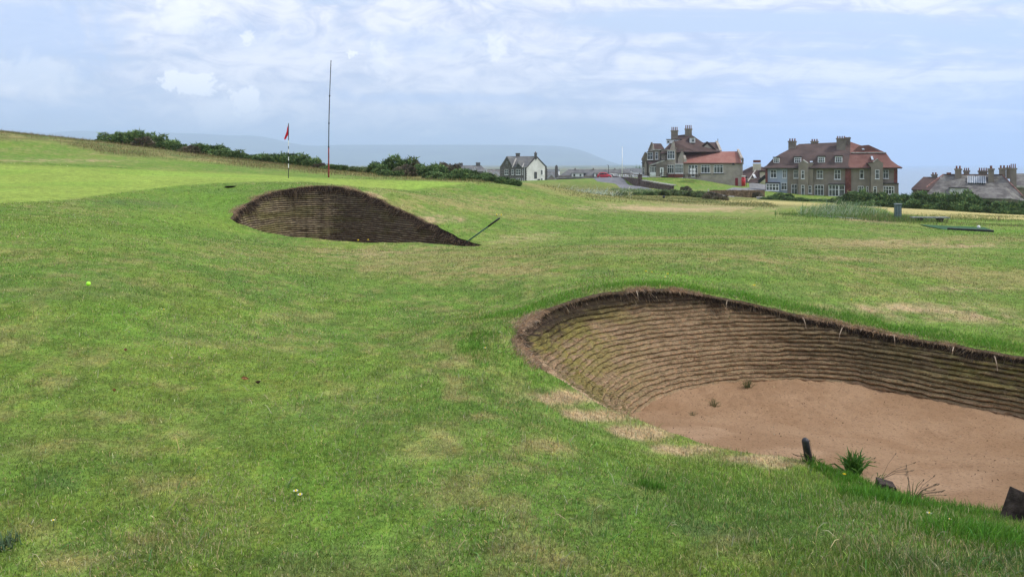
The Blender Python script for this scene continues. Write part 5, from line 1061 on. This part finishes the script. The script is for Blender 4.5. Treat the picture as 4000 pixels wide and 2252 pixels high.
cottage(Z1, 40, 200, 880, 812, 40, 200, 300, 900, M_cream, M_slate, "small pale yellow cottage with white bargeboards behind the gorse", gables=((80,190,812,872,M_cream),), group=None)
cottage(Z8, 1905, 2255, 545, 470, 1950, 2190, 300, 560, M_dkrender, M_slate, "grey slate cottage with two big chimneys above the gorse clump", gables=((2085,2125,510,545,M_dkrender),(2225,2260,512,555,M_dkrender)), chim=((1905,1957,440,500,3.5,1.,M_stone,2,436),(2122,2176,434,490,3.5,1.,M_stone,2,430),(1790,1803,448,500,4.,.8,M_stone,1,442)))
cottage(Z8, 2250, 2480, 600, 518, 2262, 2430, 330, 610, M_dkrender, M_slate2, "distant grey roofed cottage between the slate cottage and stone house", gables=((2290,2340,545,590,M_dkrender),))
# white-chimneyed bungalow behind the long house
q = B("bungalow", Z3, 170, 860, 178, "brown roofed bungalow with a cream chimney between clubhouse and long house", "house"); q.block(0, 335, 800, 900, 1, 9, M_cream)
q.faces("roof", [[(-20,860,-.5),(210,856,-.5),(335,770,2.5),(330,640,5.5),(225,622,5.5),(130,628,6.),(0,690,5.)], [(-20,860,-.5),(0,690,5.),(-60,700,8.),(-60,860,4.)]], M_rbrown)
q.gable([(215,862),(330,775),(330,862)], .3, 1., M_cream); slab(q, [(210,862,.1),(332,762,.1)], .25, M_trim, "bargeboard"); slab(q, [(80,835,-.3),(222,630,5.2)], .09, M_coping, "roof_flashing")
q.block(250, 325, 705, 800, 1.5, 4, M_cream, "dormer"); q.block(246, 335, 680, 705, 1.2, 4, M_rbrown, "dormer_roof"); q.chimney(150, 268, 570, 690, 4.0, 1.4, M_cream, 0, 540, cap=False); q.block(154, 264, 535, 572, 4.1, 5.2, M_brick, "chimney_top"); skyl(q, 140, 206, 736, 790, 1.0, .45, M_white)
# houses at the right edge
q = B("hipped_house", Z4, 430, 700, 122, "plain brown hipped roof house with one chimney beside the sea", "house"); q.block(257, 520, 628, 760, 0, 8, M_render)
q.faces("roof", [[(232,628,-.5),(560,640,-.5),(680,435,4.5),(420,433,4.5)], [q.pt(232,628,-.5), q.pt(420,433,4.5), Vector((q.pt(232,628,-.5).x, 8.5, q.pt(232,628,-.5).z))], [q.pt(420,433,4.5), q.pt(680,435,4.5), Vector((q.pt(560,640,-.5).x, 8.5, q.pt(560,640,-.5).z)), Vector((q.pt(232,628,-.5).x, 8.5, q.pt(232,628,-.5).z))]], M_rbrown); q.chimney(545, 632, 395, 450, 4.2, 1., M_dkrender, 2, 366)
q = B("slate_terrace", Z4, 1150, 760, 108, "long lichened slate roof house with many chimneys and a glazed roof light", "house"); q.block(480, 1940, 715, 840, 0, 9, M_dkrender); q.block(560, 830, 716, 745, -.15, .1, M_white, "eaves_board")
q.faces("roof", [[(465,715,-.4),(1950,715,-.4),(1620,402,5.),(725,402,5.)], [q.pt(465,715,-.4), q.pt(725,402,5.), Vector((q.pt(465,715,-.4).x, 10.4, q.pt(465,715,-.4).z))], [q.pt(725,402,5.), q.pt(1620,402,5.), Vector((q.pt(1950,715,-.4).x, 10.4, q.pt(1950,715,-.4).z)), Vector((q.pt(465,715,-.4).x, 10.4, q.pt(465,715,-.4).z))], [q.pt(1620,402,5.), q.pt(1950,715,-.4), Vector((q.pt(1950,715,-.4).x, 10.4, q.pt(1950,715,-.4).z))]], M_slate2)
for a in ([(720,398,4.95),(1620,398,4.95)], [(465,600,1.),(722,400,4.9)], [(1630,402,4.9),(1945,712,-.4)]): slab(q, a, .06, M_ridge, "ridge_tiles")
for a in ((902,1002,308,440,4.,1.4,M_render,2,266),(1035,1125,335,410,5.4,1.2,M_dkrender,3,298),(1262,1400,338,410,5.4,1.4,M_dkrender,4,296),(1412,1502,305,520,3.,1.5,M_render,1,262),(1582,1682,297,410,5.,1.4,M_render,2,258),(1692,1760,290,410,6.5,1.4,M_render,2,256),(1752,1845,297,560,3.6,1.5,M_dkrender,3,236),(785,832,370,402,5.,.8,M_pot,0,360)): q.chimney(*a)
x0, x1 = q.x(1100, 2.4), q.x(1375, 2.4); f = bmesh.new(); zt, zb = q.z(422, 4.2), q.z(525, 2.4)
for k in range(9):
    xx = x0+(x1-x0)*k/8; v = [(xx-.03, 2.25, zb), (xx+.03, 2.25, zb), (xx+.03, 4.1, zt), (xx-.03, 4.1, zt)]; bmq = [f.verts.new(p) for p in v]; b2_ = [f.verts.new((p[0], p[1]+.15, p[2]-.12)) for p in v]
    f.faces.new(bmq); f.faces.new(b2_[::-1]); [f.faces.new((bmq[i], bmq[(i+1) % 4], b2_[(i+1) % 4], b2_[i])) for i in range(4)]
lt = q.part("roof_light", f, M_white); f = bmesh.new(); f.faces.new([f.verts.new(p) for p in ((x0, 2.32, zb), (x1, 2.32, zb), (x1, 4.17, zt), (x0, 4.17, zt))]); bmesh.ops.solidify(f, geom=f.faces[:], thickness=.05); bm_obj("pane", f, mat("greenhouse_glass", (.33, .39, .45), .15, .6, .15), lt)
q.block(822, 1085, 610, 712, -.5, 3, M_whitewall, "dormer"); q.block(805, 1108, 600, 610, -.7, 3.4, M_trim, "dormer_roof"); q.window(842, 898, 618, 708, 3, 2, w=-.52, sill=False); q.window(1002, 1058, 618, 680, 3, 2, w=-.52, sill=False)
q = B("front_outbuilding", Z4, 1450, 820, 98, "low slate hipped outbuilding half hidden by the hedge", "house"); q.block(1290, 1780, 758, 860, 0, 8, M_dkrender)
q.faces("roof", [[(1060,745,-.3),(1260,758,-.3),(1770,760,-.3),(1690,588,4.),(1180,585,4.)], [(1770,760,-.3),(2010,800,3.),(1960,770,5.),(1690,588,4.)]], M_slate2)
q = B("slate_roofed_house", Z4, 1950, 600, 128, "plain slate roof cut off by the photo's edge, behind the chimneys", "house"); q.block(1840, 2300, 600, 800, 0, 8, M_dkrender); q.faces("roof", [[(1820,570,-.4),(2300,570,-.4),(2300,383,4.),(1838,383,4.)], [q.pt(1838,383,4.), q.pt(2300,383,4.), Vector((q.pt(2300,570,-.4).x, 8.4, q.pt(2300,570,-.4).z)), Vector((q.pt(1820,570,-.4).x, 8.4, q.pt(1820,570,-.4).z))]], M_slate2); q.block(1840, 1960, 572, 600, -1, 1, M_coping, "parapet")
# tiny far village
rv = random.Random(4); M_farw = mat("far_white_wall", (.7, .7, .68), .9, .1, .05)
for i, (px, py, D) in enumerate(((2490,668,640),(2500,672,600),(2478,670,660),(2512,668,700),(2466,664,900),(2505,664,820),(2526,668,760),(2450,667,760),(1990,704,420),(2160,668,900))):
    g = G(px, D); bm = bmesh.new(); wd, hh = rv.uniform(5, 8), rv.uniform(2.6, 3.4); box(bm, -wd, wd, 0, 7, -3, hh); o = empty("village_house", (g.x, g.y, EYE-(py-HY)/F*D-hh), rv.uniform(-.4, .4), "tiny white far house, %s from the left, beyond the long slate roof" % dict(zip((0,1,2,3,4,5,6,7,8,9), ('sixth','seventh','fifth','ninth','fourth','eighth','tenth','third','first','second')))[i], "house", "far village houses"); bm_obj("wall", bm, M_farw, o)
    bm = bmesh.new(); 
    for s3 in (1, ): 
        v = [bm.verts.new(p) for p in ((-wd-.3, -.3, hh), (wd+.3, -.3, hh), (wd+.3, 3.5, hh+2.2), (-wd-.3, 3.5, hh+2.2), (-wd-.3, 7.3, hh), (wd+.3, 7.3, hh))]; bm.faces.new(v[:4]); bm.faces.new((v[3], v[2], v[5], v[4])); bm.faces.new((v[0], v[3], v[4])); bm.faces.new((v[1], v[5], v[2]))
    bm_obj("roof", bm, M_slate, o)
for i, (px, py, D) in enumerate(((2498,660,720),(2516,662,780),(2484,662,840),(2443,666,900),(2470,668,700))): bush(px, py, D, 9, 'g', "dark round tree, %s from the left, among the far white village houses" % ('fourth','fifth','third','first','second')[i], "trees in the far village", cat="tree", name="distant_tree", sink=1.5)

# ------------------------------------------------------------------ walls, fence, furniture near the clubhouse
def wall_line(name, pts_, th, m, label, cat, parent=None):
    """pts: (px, py_base, py_top, D)"""
    bm = bmesh.new(); a = [(P(px, pb, D)-Vector((0, 0, .5)), P(px, pt_, D)) for px, pb, pt_, D in pts_]; org = a[0][0].copy(); rows_ = []
    for i, (b_, t_) in enumerate(a): rows_.append([bm.verts.new(p-org) for p in (b_, t_, t_+Vector((th*.3, th, 0)), b_+Vector((th*.3, th, 0)))])
    for r1, r2 in zip(rows_, rows_[1:]):
        for k in range(4): bm.faces.new((r1[k], r1[(k+1) % 4], r2[(k+1) % 4], r2[k]))
    bm.faces.new(rows_[0]); bm.faces.new(rows_[-1][::-1]); o = empty(name, org, 0, label, cat); bm_obj("wall_body", bm, m, o); return o, org
wo, org = wall_line("stone_wall", [(2392,697,686,182),(2420,705,690,170),(2443,712,692,158),(2470,721,694,147),(2500,731,698,136),(2514,735,706,130),(2553,742,714,122),(2590,750,720,114),(2632,752,725,108)], .45, M_rubble, "rubble stone wall running down beside the grey road with pale coping stones", "wall")
for k in range(11):
    t_ = k/10; px = 2518+t_*112; D = 130-22*t_; py = 706+19*t_; c = P(px, py, D)-org; bm = bmesh.new(); box(bm, c.x-.42, c.x+.42, c.y-.12, c.y+.55, c.z+.002, c.z+.15, None, .03); bm_obj("coping_stone", bm, M_coping, wo)
bl = empty("balustrade", P(2392, 686, 182), 0, "pale balustrade of short posts on top of the stone wall by the red car", "balustrade"); o_ = bl.location.copy()
for k in range(15):
    t_ = k/14; c = P(2395+t_*105, 687+t_*9, 181-t_*43)-o_; bm = bmesh.new(); tube(bm, [c, c+Vector((0, 0, .12)), c+Vector((0, 0, .3)), c+Vector((0, 0, .5)), c+Vector((0, 0, .62))], [.13, .08, .14, .08, .12], 8); bm_obj("baluster", bm, M_coping, bl)
bm = bmesh.new(); a, b = P(2392, 686, 182)-o_, P(2503, 697, 137)-o_
tube(bm, [a+Vector((0, 0, .68)), b+Vector((0, 0, .68))], .1, 6); bm_obj("rail", bm, M_dkrender, bl)
bm = bmesh.new(); c = P(2500, 696, 137); box(bm, -.35, .35, -.35, .35, -1.2, .75, None, .04); o = bm_obj("wall_pier", bm, M_rubble); o.location = c; tag(o, "square stone pier at the end of the balustrade", "pier")
# dark wall and timber fence
wall_line("dark_stone_wall", [(2760,772,747,100),(2790,776,752,98),(2835,778,764,96)], .4, M_stone, "low dark stone wall sloping down to the timber fence", "wall")
wall_line("dark_stone_wall", [(2852,778,765,97),(2880,780,768,96),(2905,781,770,96)], .4, M_stone, "short dark wall right of the tall timber gate post", "wall")
fo = empty("timber_fence", P(2770, 775, 104), 0, "brown vertical board fence in front of the path", "fence"); o_ = fo.location.copy(); bm = bmesh.new(); rv = random.Random(8); k = 0; px = 2772
while px < 2985:
    c = P(px, 776, 104)-o_; tz = (P(px, 742.5+(2985-px)*-.004, 104)-o_).z+rv.uniform(-.03, .03); box(bm, c.x, c.x+.17, rv.uniform(-.01, .01), .03, c.z-.6, tz); px += 4.9
bm_obj("boards", bm, M_wood, fo)
for px in (2767, 2800, 2835, 2870, 2903, 2925, 2960):
    c = P(px, 776, 103.9)-o_; bm = bmesh.new(); box(bm, c.x-.07, c.x+.07, -.18, -.03, c.z-.6, (P(px, 741 if px != 2767 else 738, 104)-o_).z, None, .01); bm_obj("post", bm, M_wood if px != 2767 else M_coping, fo)
# pillar box, lamp, flagpole
g = P(2904, 723, 158); pb = empty("pillar_box", g, 0, "red pillar post box with pale cap at the right corner of the clubhouse", "post box"); M_pb = mat("red_enamel", (.55, .02, .025), .4, .5, .05)
bm = bmesh.new(); tube(bm, [(0, 0, -.2), (0, 0, 1.75)], .42, 16); bm_obj("body", bm, M_pb, pb, True); bm = bmesh.new(); tube(bm, [(0, 0, 1.76), (0, 0, 1.95), (0, 0, 2.05)], [.5, .5, .3], 16); bm_obj("cap", bm, M_coping, pb); bm = bmesh.new(); box(bm, -.22, .22, -.44, -.38, 1.38, 1.46); bm_obj("slot", bm, M_black, pb)
g = P(2430, 688, 196); fp = empty("flagpole", g, 0, "thin bare white flagpole between the red car and clubhouse", "flagpole"); hh = (P(2430, 576, 196)-g).z
bm = bmesh.new(); tube(bm, [(0, 0, -1), (.05, 0, hh)], [.13, .07], 8); bm_obj("pole", bm, M_white, fp, True); bm = bmesh.new(); tube(bm, [(0, 0, hh), (0, 0, hh+.1)], .14, 8, dome=True); bm_obj("finial", bm, M_white, fp)
g = P(2377, 692, 240); bm = bmesh.new(); tube(bm, [(0, 0, -2), (0, 0, 3.9)], .09, 6); tube(bm, [(0, 0, 3.9), (-.5, 0, 4.0)], .07, 6); o = bm_obj("street_lamp", bm, M_trim); o.location = g; tag(o, "thin dark lamp post above the long slate roof", "lamp post")
g = P(2915, 722, 150); bm = bmesh.new(); tube(bm, [(0, 0, -.3), (0, 0, 1.5)], .06, 6); box(bm, -.16, .16, -.04, .04, 1.3, 1.7); o = bm_obj("path_sign", bm, M_trim); o.location = g; tag(o, "short dark signpost by the red post box", "signpost")
# picnic tables
def picnic(px, py, D, w_, label, group=None, panels=False):
    g = P(px, py, D); o = empty("picnic_table", g, 0, label, "picnic table", group)
    bm = bmesh.new(); box(bm, -w_, w_, -.4, .4, .74, .80, None, .01); bm_obj("table_top", bm, M_copper, o)
    for s in (-1, 1): bm = bmesh.new(); box(bm, -w_, w_, s*.75-.14, s*.75+.14, .43, .48); bm_obj("bench_seat", bm, M_copper, o)
    for s in (-.7, .7):
        bm = bmesh.new()
        for t_ in (-1, 1): tube(bm, [(s*w_, t_*.75, -.05), (s*w_, t_*.25, .75)], .05, 4)
        tube(bm, [(s*w_, -.8, .42), (s*w_, .8, .42)], .045, 4); bm_obj("trestle", bm, M_copper, o)
    return o
picnic(2698, 697, 152, 1.9, "left dark picnic bench by the clubhouse wing door", "picnic tables by the clubhouse door"); picnic(2712, 693, 155, 1.5, "right dark picnic bench, behind the other, nearest the clubhouse wing door", "picnic tables by the clubhouse door"); picnic(2516, 690, 158, 1.4, "dark picnic bench at the left corner of the clubhouse"); picnic(2594, 690, 156, 1.0, "small dark bench below the clubhouse's narrow white door")
g = P(2706, 694, 153.6); bo = empty("notice_boards", g, 0, "two white boards between the dark picnic benches", "board")
for z_ in (.75, 1.45): bm = bmesh.new(); box(bm, -.62, -.06, 0, .04, z_, z_+.5); box(bm, .06, .62, 0, .04, z_, z_+.5); bm_obj("board", bm, M_white, bo)
for s in (-.75, .75): bm = bmesh.new(); tube(bm, [(s, .08, -.3), (s, .08, 2.1)], .05, 6); bm_obj("post", bm, M_copper, bo)
# cars
def car(px, py, D, rz, col, label, group=None, L=3.6):
    m = mat("car_paint_"+label.split()[0], col, .25, .6, .02); g = P(px, py, D); g.z = h1(g.x, g.y)+.08; o = empty("parked_car", g, rz, label, "car", group)
    prof = [(-1.78,.30),(-1.80,.62),(-1.72,.92),(-1.55,1.02),(-1.30,1.40),(-1.05,1.50),(-.2,1.54),(.45,1.46),(1.05,.98),(1.5,.88),(1.74,.70),(1.80,.48),(1.78,.28)]
    bm = bmesh.new(); secs = []
    for y_, k, kz in ((-.80,.97,.0),(-.76,1,0),(-.62,1,.02),(.62,1,.02),(.76,1,0),(.80,.97,0)):
        ins = .0 if abs(y_) < .7 else 1; secs.append([bm.verts.new((x*k, y_*(1 if z < 1.0 else .86), z-(.03 if ins and z > 1.3 else 0))) for x, z in prof])
    for a, b in zip(secs, secs[1:]):
        for i in range(len(prof)): bm.faces.new((a[i], a[(i+1) % len(prof)], b[(i+1) % len(prof)], b[i]))
    bm.faces.new(secs[0]); bm.faces.new(secs[-1][::-1]); bm_obj("body", bm, m, o, True)
    for s in (-1, 1):
        for poly in ([(-1.28,1.02),(-1.12,1.38),(-.72,1.42),(-.72,1.02)], [(-.66,1.02),(-.66,1.43),(-.02,1.43),(-.02,1.0)], [(.04,1.0),(.04,1.42),(.40,1.36),(.86,1.0)]):
            bm = bmesh.new(); vs = [bm.verts.new((x, s*(.815-(.10*(z-1.0)/.4)), z)) for x, z in poly]; bm.faces.new(vs); bmesh.ops.solidify(bm, geom=bm.faces[:], thickness=.02); bm_obj("side_window", bm, M_glass, o)
        for x in (-1.18, 1.16):
            bm = bmesh.new(); tube(bm, [(x, s*.64, .30), (x, s*.83, .30)], .31, 18); wo_ = bm_obj("wheel", bm, M_black, o); bm = bmesh.new(); tube(bm, [(x, s*.80, .30), (x, s*.845, .30)], .19, 12); bm_obj("rim", bm, M_coping, wo_)
        bm = bmesh.new(); bmesh.ops.create_icosphere(bm, subdivisions=2, radius=.16); bmesh.ops.scale(bm, vec=(.9, .8, .7), verts=bm.verts); bmesh.ops.translate(bm, vec=(1.60, s*.62, .72), verts=bm.verts); bm_obj("headlight", bm, M_white, o, True)
        bm = bmesh.new(); box(bm, -1.80, -1.70, s*.68-.07, s*.68+.07, .75, 1.05); bm_obj("tail_light", bm, M_rdoor, o)
    bm = bmesh.new(); vs = [bm.verts.new(p) for p in ((.52,-.6,1.45),(.52,.6,1.45),(1.05,.68,1.02),(1.05,-.68,1.02))]; bm.faces.new(vs); bmesh.ops.solidify(bm, geom=bm.faces[:], thickness=-.03); bm_obj("windscreen", bm, mat("windscreen_glare", (.35, .38, .42), .1, .7, .1), o)
    o.scale = (L/3.6,)*3; return o
car(2361, 698, 186, R(-8), (.55, .03, .045), "small red hatchback parked at the top of the grey road", L=3.7)
car(2400, 691, 200, R(-60), (.72, .72, .70), "white car just behind the red hatchback", L=4.3)
car(2440, 690, 204, R(-90), (.72, .74, .76), "white car behind the balustrade near the flagpole", L=4.3); car(2478, 690, 200, R(-70), (.5, .53, .56), "silver car behind the balustrade near the stone pier", L=4.3)
M_bin0 = mat('grey_box_paint', (.25, .28, .32), .5, .4, .1)
def stand_in(px, py, D, w_, hgt, dep, m, lab):  # plain boxes standing in for small dark and pale shapes left unidentified
    g = P(px, py, D); g.z = min(g.z, h1(g.x, g.y)); o = empty("stand_in_box", g, R(rv.uniform(-15, 15)), lab, "box"); bm = bmesh.new(); box(bm, -w_/2, w_/2, 0, dep, -.2, hgt, None, .03); bm_obj("body", bm, m, o)
    bm = bmesh.new(); box(bm, -w_/2-.04, w_/2+.04, -.04, dep+.04, hgt+.003, hgt+.14, None, .02); bm_obj("lid", bm, M_coping, o)
stand_in(2820, 780, 84, .85, .35, .5, M_black, "black stand-in box with a pale lid by the low dark wall"); stand_in(2858, 780, 86, .5, .28, .4, M_trim, "small dark stand-in box between the ends of the low dark wall"); stand_in(2968, 781, 84, .6, .22, .4, M_bin0, "low grey stand-in box at the near end of the hedge")
# ------------------------------------------------------------------ tee area, bench, bin
D_ = 32.; g = P(3632, 866, D_); be = empty("park_bench", g, R(-3), "low backless bench with pale slab seat on two dark legs", "bench"); s = D_/F
gz_ = h1(g.x, g.y)-g.z
bm = bmesh.new(); box(bm, -70*s, 70*s, -.16, .18, .16, .215, None, .008); bm_obj("seat", bm, mat("bench_slab", (.22, .23, .22), .8, .2, .2, 8), be)
for sx_ in (-40*s, 38*s):
    bm = bmesh.new(); prism(bm, [(sx_-.06, min(gz_, -.1)-.1), (sx_+.06, min(gz_, -.1)-.1), (sx_+.07, .05), (sx_+.13, .16), (sx_-.13, .16), (sx_-.07, .05)], -.12, .14); bm_obj("leg", bm, M_copper, be)
D_ = 33.; g = P(3508, 846, D_); bi = empty("ball_washer_box", g, R(-8), "tall grey green litter box standing in the grass left of the bench", "litter box"); s = D_/F; M_bin = mat("grey_green_metal", (.09, .13, .13), .5, .4, .2, 8)
bm = bmesh.new(); box(bm, -10.5*s, 10.5*s, -.1, .14, -.25, 48*s, None, .01); bm_obj("cabinet", bm, M_bin, bi); bm = bmesh.new(); box(bm, -11.5*s, 11.5*s, -.13, .17, 48*s+.002, 51*s, None, .005); bm_obj("lid", bm, mat("grey_lid", (.22, .26, .27), .5, .4, .1), bi)
for k in (-.07, .0, .07): bm = bmesh.new(); box(bm, k-.012, k+.012, -.115, -.102, .05, 42*s); bm_obj("rib", bm, mat("pale_rib", (.26, .32, .32), .6, .3, .1), bi)
M_mat = mat("green_rubber_mat", (.045, .11, .05), .9, .1, .2, 12)
D_ = 28.5; g = G(3770, D_); bm = bmesh.new(); s = D_/F; nx = 24; vs = []
x_l = []
o = strip("tee_mat", [(3590, 29.9), (3690, 29.8), (3840, 29.2)], [(3690, 27.3), (3780, 27.0), (3885, 26.7)], M_mat, .03, 6, 24); del o['kind']; tag(o, "dark green artificial tee mat in front of the bench", "tee mat")
a0, a1 = (3700, 27.3), (3882, 26.6); A_ = G(*a0); B_ = G(*a1); bm = bmesh.new(); d = B_-A_; d.z = 0; ln = d.length; box(bm, 0, ln, -.05, .05, -.1, .065, None, .01); o = bm_obj("edging_board", bm, M_black); o.location = (A_.x, A_.y, A_.z+.02); o.rotation_euler = (0, -math.atan2(B_.z-A_.z, ln), math.atan2(d.y, d.x)); tag(o, "long black edging board along the front of the tee mat", "edging board")
def marker(px, py, D, r_, m, label):
    g = P(px, py, D); zz_ = h1(g.x, g.y); o = empty("tee_marker", (g.x, g.y, max(g.z-r_, zz_)), 0, label, "tee marker"); bm = bmesh.new(); bmesh.ops.create_icosphere(bm, subdivisions=3, radius=r_); bmesh.ops.translate(bm, vec=(0, 0, r_), verts=bm.verts); bm_obj("ball", bm, m, o, True); bm = bmesh.new(); tube(bm, [(0, 0, -.15), (0, 0, r_*.3)], .012, 6); bm_obj("spike", bm, M_black, o)
marker(3823, 886, 28.2, .062, M_white, "round white tee marker ball on the dark mat"); marker(2593, 769, 66, .12, M_black, "black round tee marker in the rough below the road")
g = P(3902, 862, 40); bm = bmesh.new(); tube(bm, [(0, 0, -.4), (0, 0, .2)], .03, 6, dome=True); o = bm_obj("marker_post", bm, M_wood); o.location = g; tag(o, "small brown post in the grass behind the tee", "post")
# turf scrape by the far bunker
g = G(898, 22.2); bm = bmesh.new(); r = random.Random(2); rim_ = []; c = bm.verts.new((0, 0, -.03))
ri = []
for k in range(20):
    a = 2*math.pi*k/20; q_ = .17*(1+.12*math.sin(3*a)+r.uniform(-.05, .05)); v1 = g.x+q_*1.05*math.cos(a), g.y+q_*.9*math.sin(a); ri.append(bm.verts.new((v1[0]-g.x, v1[1]-g.y, h1(*v1)-g.z+.035))); 
for k in range(20): bm.faces.new((c, ri[k], ri[(k+1) % 20]))
bmesh.ops.solidify(bm, geom=bm.faces[:], thickness=-.02)
o = bm_obj("turf_hole", bm, mat("dark_soil", (.018, .016, .010), .95, .05, .3, 30)); o.location = g; tag(o, "small dark scrape in the bright turf left of the farther bunker", "hole")
